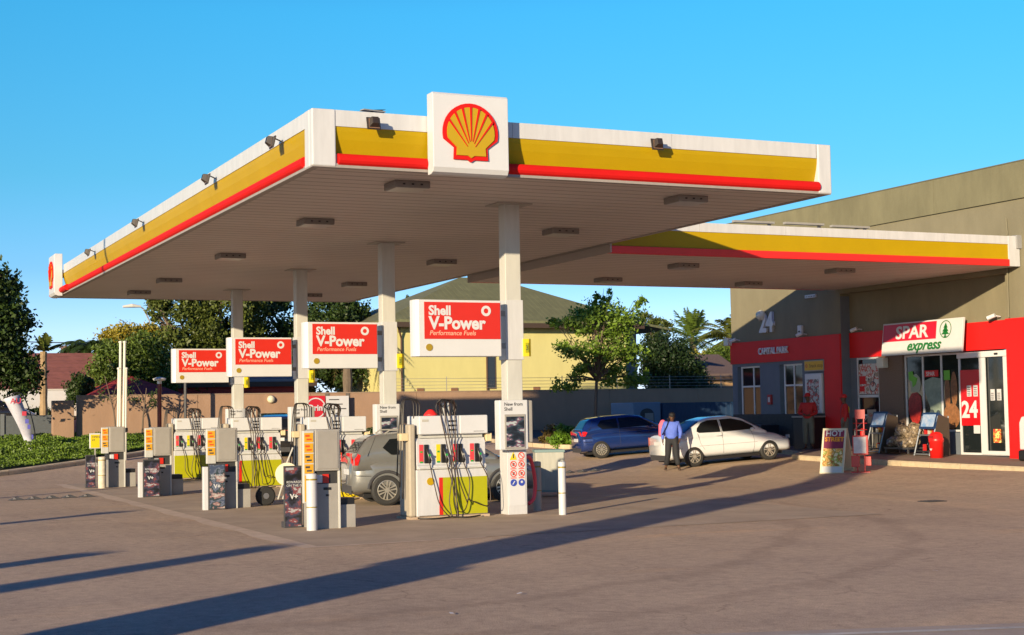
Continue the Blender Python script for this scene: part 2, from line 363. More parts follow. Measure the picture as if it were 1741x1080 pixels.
# ------------------------------------------------------------------ the main canopy
def arc(r, a0, a1, n, sx=1, sy=1, c=(0, 0)):
    return [(c[0]+r*sx*math.cos(math.radians(a0+(a1-a0)*i/n)), c[1]+r*sy*math.sin(math.radians(a0+(a1-a0)*i/n))) for i in range(n+1)]
def pecten(parent, R, c, y, face='front', rib=True):
    """scallop emblem facing -y (front) or -x (side) centred on c=(across, z); y = position of its back"""
    def shape(k, base):
        top = [(x*k, z*k) for x, z in arc(1, -13, 193, 20, 1, 1.0)]
        return top+[(-.60*k, -.50), (-.62*k, base), (-.12, base), (0, base-.08), (.12, base), (.62*k, base), (.60*k, -.50)]
    def put(poly, t0, t1, name, m):
        s = MB(); p = [(c[0]+x*R*(1 if face == 'front' else -1), c[1]+z*R) for x, z in poly]
        s.prism(p, 1 if face == 'front' else 0, y-t1, y-t0); return s.build(name, m, parent)
    red = put(shape(1, -.90), 0, .03, 'emblem_outline', RED)
    put(shape(.86, -.76), .028, .045, 'emblem_shell', LOGOY)
    if rib:
        s = MB()
        for a in (28, 50, 70, 90, 110, 130, 152):
            t = math.radians(a); d = (math.cos(t), math.sin(t)); n_ = (-d[1], d[0])
            ox, oz = d[0]*.16, -.62+d[1]*.35
            ex, ez = d[0]*.9, d[1]*.9*.98+.0
            po = [(ox+n_[0]*.008, oz+n_[1]*.008), (ox-n_[0]*.008, oz-n_[1]*.008), (ex-n_[0]*.038, ez-n_[1]*.038), (ex+n_[0]*.038, ez+n_[1]*.038)]
            p = [(c[0]+x*R*(1 if face == 'front' else -1), c[1]+z*R) for x, z in po]
            s.prism(p, 1 if face == 'front' else 0, y-.055, y-.04)
        s.build('emblem_ribs', RED, parent)
W_, L_, ZS, ZT = 9.39, 26.0, 5.50, 6.355
can = T('fuel_canopy', 'large flat white fuel canopy with yellow and red edge standing on four square columns', 'canopy', (0, 0, 0))
s = MB(); s.box(.12, W_-.12, .12, L_-.12, ZS, ZS+.07); s.build('soffit', SOFFIT, can)
s = MB(); s.box(.1, W_-.1, .1, L_-.1, ZT-.22, ZT-.14)
for i in range(5): s.box(.1, W_-.1, 1.5+i*5.4, 1.62+i*5.4, ZS+.07, ZT-.22)
s.build('roof_deck', ROOFM, can)
# soffit edge trim
s = MB(); s.box(0, W_, 0, .12, ZS-.012, ZS+.05); s.box(0, .12, .12, L_-.12, ZS-.012, ZS+.05); s.box(W_-.12, W_, .12, L_-.12, ZS-.012, ZS+.05); s.box(0, W_, L_-.12, L_, ZS-.012, ZS+.05)
s.build('soffit_trim', mat('trim_grey', (.30, .27, .25), .5, noise=.15), can)
ZY1, ZY0 = 6.11, 5.70
def band(name, segs_, along, parent, m, prof, panel=3.0, gap=.006):
    """extrude a vertical profile (out, z) along a side of the canopy"""
    for (a0_, a1_) in segs_:
        s = MB(); k = max(1, int(round((a1_-a0_)/panel)))
        for j in range(k):
            p0 = a0_+(a1_-a0_)*j/k; p1 = a0_+(a1_-a0_)*(j+1)/k-gap
            if along == 'x': s.prism([(o, z) for o, z in prof], 0, p0, p1)
            elif along == 'y': s.prism([(o, z) for o, z in prof], 1, p0, p1)
        s.build(name, m, parent)
top_prof = [(0, ZY1), (0, ZT), (.10, ZT), (.10, ZY1)]
yel_prof = [(.015, ZY1), (.02, 6.04), (.045, 5.92), (.085, 5.80), (.12, ZY0), (.16, ZY0), (.16, ZY1)]
low_prof = [(.04, ZS), (.04, ZY0), (.10, ZY0), (.10, ZS)]
def fascia(parent, along, whites, yellows, off, sgn=1, zt=None, z_off=0):
    tr = lambda pr: [(off+sgn*o, z+z_off) for o, z in pr]
    band('fascia_top_band', whites, along, parent, WHITE, tr(top_prof), 2.6)
    band('fascia_yellow_panel', yellows, along, parent, YEL, tr(yel_prof), 6)
    band('fascia_lower_lip', whites, along, parent, CREAM, tr(low_prof), 6)
    for (a0_, a1_) in yellows:
        s = MB(); c0 = off+sgn*.035; zc = (ZY0+ZS)/2+.015+z_off
        a, b = (a0_+.03, a1_-.02)
        pts = [(a, c0, zc), (b, c0, zc)] if along == 'x' else [(c0, a, zc), (c0, b, zc)]
        s.tube(pts, .092, 14); s.build('fascia_red_tube', RED, parent, smooth=False, bevel=.01)
fascia(can, 'x', [(.36, 9.10)], [(.36, 1.90), (3.02, 9.16)], 0)
fascia(can, 'y', [(.14, 24.4), (25.3, 25.86)], [(.42, 24.6)], 0)
fascia(can, 'y', [(.14, 25.86)], [], W_, -1)
fascia(can, 'x', [(.14, W_-.14)], [(.4, W_-.4)], L_, -1)
# white corner casings
for (x0, x1, y0, y1) in ((-.012, .36, -.012, .13), (9.12, 9.402, -.012, .13), (-.012, .13, L_-.13, L_+.012), (9.26, 9.402, L_-.13, L_+.012)):
    s = MB(); s.box(x0, x1, y0, y1, ZS, ZT+.004); s.build('corner_casing', WHITE, can, bevel=.02)
s = MB(); s.box(-.012, .125, .13, .36, ZS+.001, ZT+.004); s.build('corner_casing', WHITE, can, bevel=.015)
s = MB(); s.tube([(-.04, 23.4, 5.615), (-.04, 26.5, 5.615)], .09, 14); s.build('fascia_red_tube', RED, can)
for i in range(4):
    y = 2.95+6.33*i; s = MB()
    s.box(4.41, 4.71, y-.13, y+.13, -.02, ZS); c = s.build('column', COLM, can, bevel=.012)
    s = MB(); s.box(4.22, 4.90, y-.28, y+.28, ZS-.02, ZS-.001); s.build('column_collar', mat('collar_grey', (.35, .32, .29), .5), c)
    s = MB(); s.box(4.37, 4.745, y-.165, y+.165, -.01, 1.16); s.build('column_cladding', WHITE, c, bevel=.01); s = MB(); s.box(4.385, 4.735, y-.155, y+.155, 2.72, 3.78); s.build('column_sleeve', WHITE, c, bevel=.01)

# link canopy to the shop
LW0, LW1, LL0, LL1, LZ = 9.42, 21.46, 8.12, 15.95, 5.30
lk = T('link_canopy', 'lower flat canopy with yellow and red edge bridging to the shop wall', 'canopy', (0, 0, 0))
s = MB(); s.box(LW0, LW1, LL0+.1, LL1-.1, LZ, LZ+.06); s.build('soffit', SOFFIT, lk)
s = MB(); s.box(LW0, LW1, LL0+.1, LL1-.1, LZ+.45, LZ+.52); s.build('roof_deck', ROOFM, lk)
for (y0, y1) in ((LL0, LL0+.09), (LL1-.09, LL1)):
    s = MB()
    for j in range(5): s.box(LW0+j*2.4, LW0+j*2.4+2.393, y0, y1, LZ+.56, LZ+.77)
    s.build('fascia_top_band', WHITE, lk)
    s = MB(); s.box(LW0, LW1-.36, y0+.02, y1-.02, LZ+.17, LZ+.56); s.build('fascia_yellow_panel', YEL, lk)
    s = MB(); s.box(LW0, LW1-.36, y0-.03, y1+.0, LZ-.004, LZ+.17); s.build('fascia_red_strip', mat('fascia_red_flat', (.72, .02, .02), .35, noise=.08), lk, bevel=.01)
s = MB(); s.box(LW1-.36, LW1, LL0-.012, LL0+.1, LZ-.006, LZ+.774); s.build('end_casing', WHITE, lk)
s = MB(); s.box(LW1-.12, LW1+.1, LL0-.06, LL0+.16, LZ+.45, LZ+.80); s.build('rainwater_box', GREY, lk, bevel=.01)

# emblem boxes on the canopy edge
sg = T('emblem_sign', 'big white box sign with red and yellow scallop emblem on the near canopy edge', 'sign', (2.45, -.02, ZS-.06))
prof = [(-.24, .10), (-.24, 1.22), (-.21, 1.25), (.0, 1.25), (.0, 0), (-.12, .0), (-.20, .03)]
s = MB(); s.prism(prof, 0, -.63, .63); s.build('sign_box', SIGNW, sg, bevel=.01)
pecten(sg, .46, (-.02, .64), -.24)
sg = T('emblem_sign', 'small box sign with scallop emblem seen edge-on at the far left canopy end', 'sign', (-.02, 25.0, ZS-.06))
s = MB(); s.prism([(-.24, .10), (-.24, 1.22), (-.21, 1.25), (.0, 1.25), (.0, 0), (-.12, .0), (-.20, .03)], 1, -.55, .55); s.build('sign_box', SIGNW, sg, bevel=.01)
pecten(sg, .42, (0, .64), -.24, face='side')

# floodlights on the fascia
def floodlight(label, pos, rotz):
    t = T('floodlight', label, 'floodlight', pos, rotz, 'floodlights along the canopy edge'); t.scale = (.72, .72, .72)
    s = MB(); s.tube([(0, .02, .0), (0, -.18, .08), (0, -.24, .06)], .016, 6); s.build('bracket', DGREY, t)
    s = MB(); s.add([(-.13, -.20, .10), (.13, -.20, .10), (.13, -.26, -.12), (-.13, -.26, -.12), (-.07, -.36, .12), (.07, -.36, .12), (.07, -.40, -.02), (-.07, -.40, -.02)],
        [(0, 1, 2, 3), (7, 6, 5, 4), (0, 4, 5, 1), (1, 5, 6, 2), (2, 6, 7, 3), (3, 7, 4, 0)])
    s.add([(-.15, -.19, .12), (.15, -.19, .12), (.15, -.255, -.14), (-.15, -.255, -.14), (-.15, -.22, .13), (.15, -.22, .13), (.15, -.285, -.14), (-.15, -.285, -.14)],
        [(3, 2, 1, 0), (4, 5, 6, 7), (0, 1, 5, 4), (1, 2, 6, 5), (2, 3, 7, 6), (3, 0, 4, 7)])
    s.build('lamp_housing', mat('lamp_black', (.03, .022, .018), .45), t, bevel=.01)
    s = MB(); s.add([(-.12, -.288, .09), (.12, -.288, .09), (.12, -.298, -.11), (-.12, -.298, -.11)], [(3, 2, 1, 0)]); s.build('lens', mat('lamp_lens', (.22, .12, .07), .15), t)
    return t
FLN = ['black floodlight on the left canopy edge, nearest the front corner', 'black floodlight on the left canopy edge, second from the front corner', 'black floodlight on the left canopy edge, third from the front corner', 'black floodlight on the left canopy edge, farthest and next to the edge-on emblem sign']
first = None
for (px, py), lb in zip([(452, 241), (343, 304), (224, 379), (144, 429)], FLN):
    p = PX(px, py, -.28)
    if first is None: first = floodlight(lb, (-.0, p[1], p[2]), -PI/2)
    else: copy_thing(first, (-.0, p[1], p[2]), lb)
for (px, py), lb in zip([(640, 207), (1124, 243)], ['square black floodlight on the front canopy edge left of the big emblem', 'square black floodlight on the front canopy edge right of the big emblem']):
    p = PY(px, py, -.3); copy_thing(first, (p[0], 0, p[2]), lb, 0)
# lights set on the underside
def soffit_light(label, pos, grp):
    t = T('ceiling_light', label, 'ceiling light', pos, 0, grp)
    s = MB(); s.box(-.30, .30, -.26, .26, -.11, 0); s.build('housing', mat('light_housing', (.20, .175, .16), .5, noise=.1), t, bevel=.012)
    s = MB(); s.box(-.27, .27, -.235, .235, -.118, -.111); s.build('diffuser', mat('light_diffuser', (.42, .40, .37), .3), t)
    s = MB()
    for i in range(3): s.box(-.17+i*.15, -.13+i*.15, -.266, -.2605, -.07, -.045)
    s.build('vent', BLACK, t); return t
first = None
for row, xx in (('left', 1.93), ('right', 7.14)):
    for i, (yy, nm) in enumerate(((1.15, 'nearest'), (6.0, 'second'), (12.4, 'third'), (18.9, 'fourth'), (23.0, 'farthest'))):
        lb = f'boxy grey light under the main canopy, {nm} of the {row} row'
        if first is None: first = soffit_light(lb, (xx, yy, ZS), 'lights under the canopies')
        else: copy_thing(first, (xx, yy, ZS), lb)
for (xx, yy, nm) in ((12.45, 9.9, 'front left'), (17.2, 10.0, 'front right'), (17.1, 14.0, 'rear right'), (12.5, 13.8, 'rear left')):
    copy_thing(first, (xx, yy, LZ), f'boxy grey light under the link canopy, {nm} of its four')
s = MB(); s.box(9.392, 9.43, 8.0, 16.05, 5.30, 5.53); s.build('end_panel', mat('end_panel_grey', (.34, .30, .28), .5), lk)
# thin bracket arms standing on the roofs
def arm(label, pos, rz, grp='brackets on the canopy roofs'):
    t = T('roof_bracket', label, 'bracket', pos, rz, grp); t.scale = (.62, .62, .8)
    s = MB(); s.box(-.28, .34, -.10, .10, .10, .125); s.add([(-.3, -.1, .1), (.36, -.1, .16), (.36, .1, .16), (-.3, .1, .1)], [(0, 1, 2, 3)]); s.build('arm', GREY, t)
    s = MB(); s.box(-.02, .02, -.05, .05, -.25, .10); s.build('foot', DGREY, t); return t
p = PY(632, 188, .4); first = arm('grey bracket on the main roof directly above the left front floodlight', (p[0], .4, 6.37), .2)
for px, lb in ((930, 'first small bracket on the main roof right of the big emblem'), (1070, 'small bracket on the main roof left of the right front floodlight'), (1195, 'small bracket on the main roof just right of the front floodlight'), (1312, 'small bracket on the main roof nearest its right corner')):
    p = PY(px, 236 if px > 1250 else 222, .9); copy_thing(first, (p[0], .9, 6.33), lb)
def pole_arm(label, px, py):
    p = PY(px, py, 8.9); t = T('roof_lamp_arm', label, 'lamp arm', (p[0], 8.9, 5.85), 0, 'lamp arms on the link canopy roof')
    h = p[2]-5.85
    s = MB(); s.box(-.9, .25, -.06, .06, h-.02, h+.03); s.build('arm', LGREY, t); s = MB(); s.box(.10, .16, -.03, .03, 0, h-.02); s.build('post', DGREY, t)
    return t
pole_arm('light grey lamp arm on the link canopy roof, leftmost of three', 1300, 379)
pole_arm('light grey lamp arm on the link canopy roof, middle of three', 1385, 382)
pole_arm('light grey lamp arm on the link canopy roof, rightmost of three', 1463, 387)

# ------------------------------------------------------------------ V-Power signs on the columns
def vsign(label, pos):
    t = T('fuel_sign', label, 'sign', pos, 0, 'fuel brand signs hung on the canopy columns')
    s = MB(); w = 1.62
    prof = [(0.0, -.06), (.03, -.13), (.08, -.16), (w, -.16), (w, .16), (.08, .16), (.03, .13), (0, .06)]
    s.prism(prof, 2, 0, .975); s.build('sign_case', SIGNW, t, bevel=.012)
    for z_ in (.15, .72):
        s = MB(); s.box(1.61, 1.815, .03, .12, z_, z_+.09); s.build('bracket', LGREY, t)
    s = MB(); s.box(.175, 1.60, -.168, -.161, .30, .935); s.build('red_panel', SRED, t)
    text('brand_lettering', 'Shell', .225, (.255, -.169, .715), FRONT, SIGNW, t, .003, .008, sx=.98)
    text('product_lettering', 'V-Power', .30, (.265, -.169, .475), FRONT, SIGNW, t, .003, .011, sx=.97)
    text('small_lettering', 'Performance Fuels', .115, (.265, -.169, .365), FRONT, mat('faded_pink', (.85, .35, .25), .4), t, .003, .001, .2)
    s = MB(); ring = []
    n = 20
    for i in range(n):
        a0_, a1_ = 2*PI*i/n, 2*PI*(i+1)/n
        for (ra, rb) in ((.045, .092),):
            s.prism([(1.33+ra*math.cos(a0_), .79+ra*math.sin(a0_)), (1.33+rb*math.cos(a0_), .79+rb*math.sin(a0_)), (1.33+rb*math.cos(a1_), .79+rb*math.sin(a1_)), (1.33+ra*math.cos(a1_), .79+ra*math.sin(a1_))], 1, -.172, -.168)
    s.build('ring_emblem', SIGNW, t)
    e = MB(); e.lathe([(.001, -.17), (.062, -.17), (.062, -.162), (.001, -.162)], (.26, 0, .155), 1, 18); eo = e.build('scallop_emblem', mat('dull_gold', (.30, .20, .01), .5), t)
    return t
first = None
for i, lb in enumerate(['red and white V-Power sign on the nearest column, largest and rightmost', 'red and white V-Power sign on the second column from the front', 'red and white V-Power sign on the third column from the front', 'red and white V-Power sign on the farthest column, smallest and leftmost']):
    pos = (2.60, 2.78+6.33*i, 2.775)
    first = vsign(lb, pos) if first is None else (copy_thing(first, pos, lb), first)[1]
def numsign(label, pos):
    t = T('number_sign', label, 'sign', pos, 0, 'yellow number flags on the columns')
    s = MB(); s.prism([(0, -.02), (.10, -.035), (.155, 0), (.10, .035), (0, .02)], 2, 0, .31); s.build('flag_body', LYEL, t)
    s = MB(); s.box(.03, .09, -.046, -.036, .07, .24); s.build('number_plate', OLIVE, t)
    text('numeral', '3', .12, (.03, -.047, .11), FRONT, DGREY, t, .001)
    return t
first = None
for i, lb in enumerate(['yellow flag on the right side of the nearest column', 'yellow flag on the right side of the second column', 'yellow flag below the sign on the third column', 'yellow flag below the sign on the farthest column']):
    pos = (4.715, 2.79+6.33*i, 2.78 if i < 2 else 2.62)
    first = numsign(lb, pos) if first is None else (copy_thing(first, pos, lb), first)[1]

# ------------------------------------------------------------------ column promotion boxes and hazard notices
def promo(label, pos):
    t = T('promotion_box', label, 'poster box', pos, 0, 'poster boxes fixed to the columns')
    s = MB(); s.box(0, .55, -.12, .10, 0, .87); s.build('case', SIGNW, t, bevel=.02)
    s = MB(); s.box(.555, .66, -.08, .30, .12, .86); s.build('side_case', LGREY, t, bevel=.02)
    s = MB(); s.box(.09, .49, -.135, -.121, .02, .62); s.build('poster_frame', LGREY, t, bevel=.008)
    s = MB(); s.box(.12, .46, -.142, -.136, .05, .58); s.build('poster', poster('dark_poster', [(.01, .012, .018), (.015, .02, .03), (.03, .05, .07), (.16, .08, .12), (.35, .40, .42)], 5, (1, 1, 2.5)), t)
    text('heading', 'New from\nShell', .085, (.09, -.121, .77), FRONT, DGREY, t, .002, .001)
    return t
first = None
for i, lb in enumerate(['white box with dark poster on the nearest column, under the largest sign', 'white box on the second column from the front, above the pumps', 'white box on the third column, behind pump tops', 'white box on the farthest column, behind pump hoses']):
    pos = (4.15, 2.72+6.33*i, 1.14)
    first = promo(lb, pos) if first is None else (copy_thing(first, pos, lb), first)[1]
def hazard(label, pos):
    t = T('hazard_notice', label, 'notice', pos, 0, 'safety notices at the column feet')
    s = MB(); s.box(0, .31, -.006, 0, -.34, .62); s.build('backing', SIGNW, t)
    s = MB(); s.prism([(.01, .46), (.15, .46), (.08, .60)], 1, -.012, -.007); s.build('warning_triangle', LYEL, t)
    r = MB(); n = 14
    cells = [(.235, .53), (.08, .38), (.235, .38), (.08, .22), (.235, .22)]
    for (cx, cz) in cells:
        for i in range(n):
            a0_, a1_ = 2*PI*i/n, 2*PI*(i+1)/n
            r.prism([(cx+.048*math.cos(a0_), cz+.048*math.sin(a0_)), (cx+.062*math.cos(a0_), cz+.062*math.sin(a0_)), (cx+.062*math.cos(a1_), cz+.062*math.sin(a1_)), (cx+.048*math.cos(a1_), cz+.048*math.sin(a1_))], 1, -.012, -.007)
        r.prism([(cx-.045, cz+.035), (cx-.035, cz+.045), (cx+.045, cz-.035), (cx+.035, cz-.045)], 1, -.013, -.0125)
        r.box(cx-.055, cx+.055, -.010, -.007, cz-.085, cz-.070)
    r.build('prohibition_signs', HAZRED, t)
    k = MB()
    for (cx, cz) in cells[1:]: k.box(cx-.018, cx+.018, -.0115, -.0072, cz-.025, cz+.025)
    k.box(.07, .09, -.015, -.0125, .49, .56); k.build('symbols', DGREY, t)
    b_ = MB()
    for cx in (.08, .235): b_.lathe([(.001, -.012), (.062, -.012), (.062, -.007), (.001, -.007)], (cx, 0, .06), 1, 16)
    bb = b_.build('mandatory_signs', HAZBLUE, t)
    k = MB(); k.prism([(.05, .03), (.07, .03), (.11, .09), (.09, .09)], 1, -.016, -.0125); k.build('pictogram', SIGNW, bb); k = MB(); k.lathe([(.001, -.016), (.022, -.016), (.022, -.0125), (.001, -.0125)], (.235, 0, .07), 1, 10); k.build('pictogram', SIGNW, bb)
    return t
first = None
for i, lb in enumerate(['red and blue safety notice on the foot of the nearest column', 'safety notice on the foot of the second column, behind the nearest kiosk', 'safety notice on the foot of the third column', 'safety notice on the foot of the farthest column']):
    pos = (4.40, 2.783+6.33*i, .50)
    first = hazard(lb, pos) if first is None else (copy_thing(first, pos, lb), first)[1]

# ------------------------------------------------------------------ fuel pumps
def hose(pts, r=.013, n=6):
    """smooth curve through points"""
    P = [Vector(p) for p in pts]; P = [P[0]*2-P[1]]+P+[P[-1]*2-P[-2]]; out = []
    for i in range(1, len(P)-2):
        for k in range(7):
            t = k/7; a, b, c, d = P[i-1], P[i], P[i+1], P[i+2]
            out.append(.5*((2*b)+(c-a)*t+(2*a-5*b+4*c-d)*t*t+(3*b-a-3*c+d)*t**3))
    out.append(P[-2]); return out
def pump(label, pos, kind):
    t = T('fuel_pump', label, 'fuel pump', pos, 0, 'fuel pumps on the islands')
    s = MB(); s.box(-.02, 1.46, -.03, .62, 0, .045); s.build('plinth', SLAB, t)
    s = MB(); s.box(.12, 1.44, 0, .55, .045, .84); s.build('cabinet', WHITE, t, bevel=.015)
    s = MB(); s.box(0, .12, .03, .52, .045, 1.62); s.build('side_column', mat('pump_side_beige', (.40, .35, .27), .5, noise=.1), t, bevel=.03)
    s = MB(); s.prism([(.0, .845), (.0, .90), (.045, .93), (.045, 1.30), (.10, 1.38), (.50, 1.38), (.50, .845)], 0, .14, 1.43); s.build('nozzle_panel', WHITE, t, bevel=.01)
    s = MB(); s.box(.16, 1.41, -.03, .01, .846, .875); s.build('tray', CREAM, t, bevel=.008)
    s = MB(); s.box(.20, 1.38, .06, .46, 1.38, 1.44); s.build('neck', CREAM, t)
    s = MB()
    s.box(.17, .655, -.03, .56, 1.44, 1.76); s.box(.92, 1.45, -.03, .56, 1.44, 1.76); s.box(.66, .915, -.022, .55, 1.44, 1.755)
    s.build('head_casing', SIGNW, t, bevel=.018)
    s = MB()
    for z in (1.50, 1.575, 1.65): s.box(.71, .86, -.030, -.023, z, z+.028)
    s.build('display_slots', BLACK, t)
    s = MB(); s.box(1.45, 1.56, .05, .22, 1.30, 1.44); s.build('nozzle_hook', BEIGE, t, bevel=.01); s = MB(); s.box(-.14, 0, .05, .22, 1.34, 1.47); s.build('nozzle_hook', BEIGE, t, bevel=.01)
    if kind == 'stripe':
        s = MB(); s.box(.53, .60, -.006, -.001, .06, .70); s.build('red_stripe', SRED, t)
        s = MB(); s.box(.60, 1.43, -.006, -.001, .06, .70); s.build('green_panel', OLIVE, t)
        s = MB(); s.lathe([(.001, -.012), (.066, -.012), (.066, -.001), (.001, -.001)], (.37, 0, .64), 1, 18); s.build('scallop_emblem', LOGOY, t)
    elif kind == 'green':
        s = MB(); s.box(.13, 1.43, -.006, -.001, .06, .70); s.build('green_panel', OLIVE, t)
    elif kind == 'small_stripe':
        s = MB(); s.prism([(.34, .06), (.42, .06), (.42, .70), (.36, .70)], 1, -.006, -.001); s.build('red_stripe', SRED, t)
        s = MB(); s.box(.425, 1.43, -.006, -.001, .06, .70); s.build('green_panel', OLIVE, t)
    else:
        s = MB(); s.box(.80, 1.43, -.006, -.001, .06, .70); s.build('yellow_panel', LYEL, t)
    cols = ['r', 'y', 'r', 'r']
    for k, cc in enumerate(cols):
        x = .19+k*.315
        s = MB(); s.box(x, x+.075, -.006+.045, .0445, .965, 1.27); lbm = s.build('grade_label', mat('grade_red', (.72, .05, .06), .4) if cc == 'r' else LYEL, t)
        s = MB(); s.box(x+.01, x+.062, .034, .0385, .955, .985); s.box(x+.016, x+.058, .034, .0385, 1.13, 1.16); s.build('label_print', GREENL, lbm)
        s = MB(); s.box(x+.085, x+.165, .02, .045, .95, 1.27); hb = s.build('nozzle_holster', BLACK, t, bevel=.008)
        s = MB(); s.tube([(x+.125, .0, 1.20), (x+.135, -.03, 1.12), (x+.15, -.05, 1.04), (x+.155, -.045, .95)], .021, 8)
        s.tube([(x+.155, -.05, 1.06), (x+.19, -.03, 1.0), (x+.175, -.03, .95)], .010, 6); nz = s.build('nozzle', mat('nozzle_black', (.02, .02, .022), .35), t, smooth=True)
        s = MB(); s.lathe([(.001, -.075), (.02, -.075), (.02, -.045), (.001, -.045)], (x+.15, 0, 1.09), 1, 10); s.build('nozzle_cap', GREENL if k != 2 else LGREY, nz)
        # hose: from nozzle, down in a loop, back up to the mast
        mx_ = .74+(k-1.5)*.09; low = (.02, -.02, .10, .30)[k]
        j = random.Random(label+str(k)).uniform; j1, j2, j3 = j(-.07, .07), j(-.08, .08), j(-.05, .05)
        s = MB(); s.tube(hose([(x+.155, -.045, .95), (x+.20+.04*k+j3, -.07, .62), (x+.30-.03*k+j1, -.10, .22+j3), (.62+.14*k+j2, -.15, low+.01), (.66+.09*k+j1, -.11, .30+j3), (.68+.06*k+j2, -.07, .80), (.64+.06*k, -.07, 1.35), (mx_-.05, -.04, 1.80), (mx_, .10, 2.02)]), .0095, 6)
        s.build('hose', mat('hose_brown', (.035, .018, .012), .4), t, smooth=True)
    s = MB(); s.box(1.18, 1.38, -.0335, -.0305, 1.475, 1.488); s.build('maker_strip', GREY, t)
    s = MB(); s.box(.22, .34, -.0335, -.0305, 1.66, 1.70); s.build('sticker', mat('sticker_grey', (.40, .38, .33), .6), t)
    s = MB(); s.box(.16, 1.42, -.010, -.0002, .046, .062); s.build('kick_strip', mat('kick_grime', (.16, .13, .10), .8, noise=.5, nscale=12), t)
    # hose mast with loops of hose above the head
    s = MB(); s.box(.70, .74, .2, .24, 1.75, 1.98); s.box(.80, .84, .2, .24, 1.75, 1.98); s.build('mast', CREAM, t)
    s = MB()
    for k in range(3):
        a = k*.11; s.tube(hose([(.60+a, .20, 1.76), (.58+a*.8, .2, 1.93), (.66+a*.5, .2, 2.03-.01*k), (.80+a*.4, .2, 2.02), (.90+a*.25, .2, 1.93), (.88+a*.2, .2, 1.77)]), .013, 6)
    s.tube(hose([(.55, .1, 1.98), (.62, .05, 2.04), (.72, .1, 1.98), (.66, .15, 1.92), (.55, .1, 1.98)]), .012, 6)
    s.build('hose_loop', RUBBER, t, smooth=True)
    s = MB()
    for k in range(3):
        o = k*.05; s.tube(hose([(-.06-o, .20, .35+.2*k), (-.05-o, .16, 1.2), (-.02-o*.5, .2, 1.95), (.06, .22, 2.05), (.16+o, .22, 2.0), (.17+o, .22, 1.72)]), .013, 6)
    s.build('side_hose', RUBBER, t, smooth=True)
    s = MB(); s.tube(hose([(.1, -.08, .03), (.35, -.22, .02), (.7, -.16, .03), (.95, -.24, .02), (1.25, -.10, .03)]), .014, 6); s.build('ground_hose', RUBBER, t, smooth=True)
    return t
PUMPL = [('large white fuel pump with red stripe and green panel, nearest the camera', 'stripe'), ('fuel pump on the second island with yellow lower panel, behind the nearest kiosk', 'yellow'),
         ('fuel pump on the third island with red stripe and green panel', 'small_stripe'), ('farthest and leftmost fuel pump with an all green lower panel', 'green')]
for i, (lb, kd) in enumerate(PUMPL): pump(lb, (2.53, 2.76+6.33*i, .0), kd)
o = tag(MB().lathe([(.001, 0), (.13, .0), (.11, .03), (.075, .07), (.04, .10), (.001, .105)], (0, 0, 0), 2, 14).build('red_cap', mat('cap_red', (.75, .02, .02), .5), None, smooth=True, loc=(3.02, 3.0, 1.765)), 'small red cap lying on top of the nearest fuel pump', 'cap'); o.name = 'peaked_cap'

# ------------------------------------------------------------------ island-end kiosks
def kiosk(label, pos, near=False):
    t = T('forecourt_kiosk', label, 'kiosk', pos, 0, 'kiosks at the island ends')
    s = MB(); s.box(0, .425, 0, .62, 0, .72); s.build('base_cabinet', LGREY, t, bevel=.01)
    s = MB(); s.box(.395, .43, -.012, .60, .0, 1.58); s.build('end_frame', CREAM, t, bevel=.006)
    s = MB(); s.box(.0, .395, .03, .58, .72, .92); s.build('shelf_recess', mat('shelf_dark', (.03, .03, .03), .6), t)
    s = MB(); s.box(.03, .14, -.004, .028, .73, .86); s.build('paper_roll', SIGNW, t, bevel=.02); s = MB(); s.box(.145, .24, .0, .028, .73, .87); s.build('red_box', SRED, t)
    s = MB(); s.box(.01, .42, -.03, .50, .92, 1.58); s.build('upper_cabinet', LGREY, t, bevel=.015)
    s = MB(); s.box(.045, .385, -.040, -.031, .955, 1.545); s.build('upper_door', mat('kiosk_door', (.30, .28, .25), .45, noise=.12, nscale=5), t, bevel=.008)
    s = MB(); s.box(-.185, .0, -.02, .06, .42 if near else .89, 1.565); s.build('price_board', CREAM, t, bevel=.01)
    for k in range(4 if near else 3):
        z = 1.385-.165*k; s = MB(); s.box(-.165, -.02, -.027, -.021, z, z+.145); pc = s.build('price_card', ORANGE, t)
        s = MB(); s.box(-.15, -.08, -.031, -.0275, z+.085, z+.115); s.box(-.13, -.05, -.031, -.0275, z+.03, z+.055); s.build('price_print', mat('print_red', (.65, .06, .01), .5) if k < 2 else DGREY, pc)
    if near:
        s = MB(); s.box(-.165, -.02, -.027, -.021, .45, .86); s.build('price_card', ORANGE, t)
    s = MB(); s.box(.15, .27, -.012, -.001, .62, .66); s.build('handle', BLACK, t); s = MB(); s.box(.19, .23, -.012, -.001, .52, .55); s.build('lock', BLACK, t)
    s = MB(); s.box(.435, .72, .10, .52, 0, .37); s.build('side_bin', LGREY, t, bevel=.01)
    s = MB(); s.box(.44, .71, .12, .50, .371, .47); s.build('bin_top', BLACK, t, bevel=.01)
    return t
kpos = [(.53, 1.78), (.47, 7.95), (.44, 13.8), (.30, 18.75)]
klab = ['nearest grey kiosk cabinet with orange price cards, behind the white bollard', 'second grey kiosk cabinet, right of the poster stand with the pale scene', 'third grey kiosk cabinet, right of the black poster stand', 'farthest and leftmost grey kiosk cabinet, beside the weathered bollard']
for i, (p, lb) in enumerate(zip(kpos, klab)):
    if i == 0: kiosk(lb, (p[0], p[1], 0), True)
    elif i == 1: k2 = kiosk(lb, (p[0], p[1], 0))
    else: copy_thing(k2, (p[0], p[1], 0), lb)
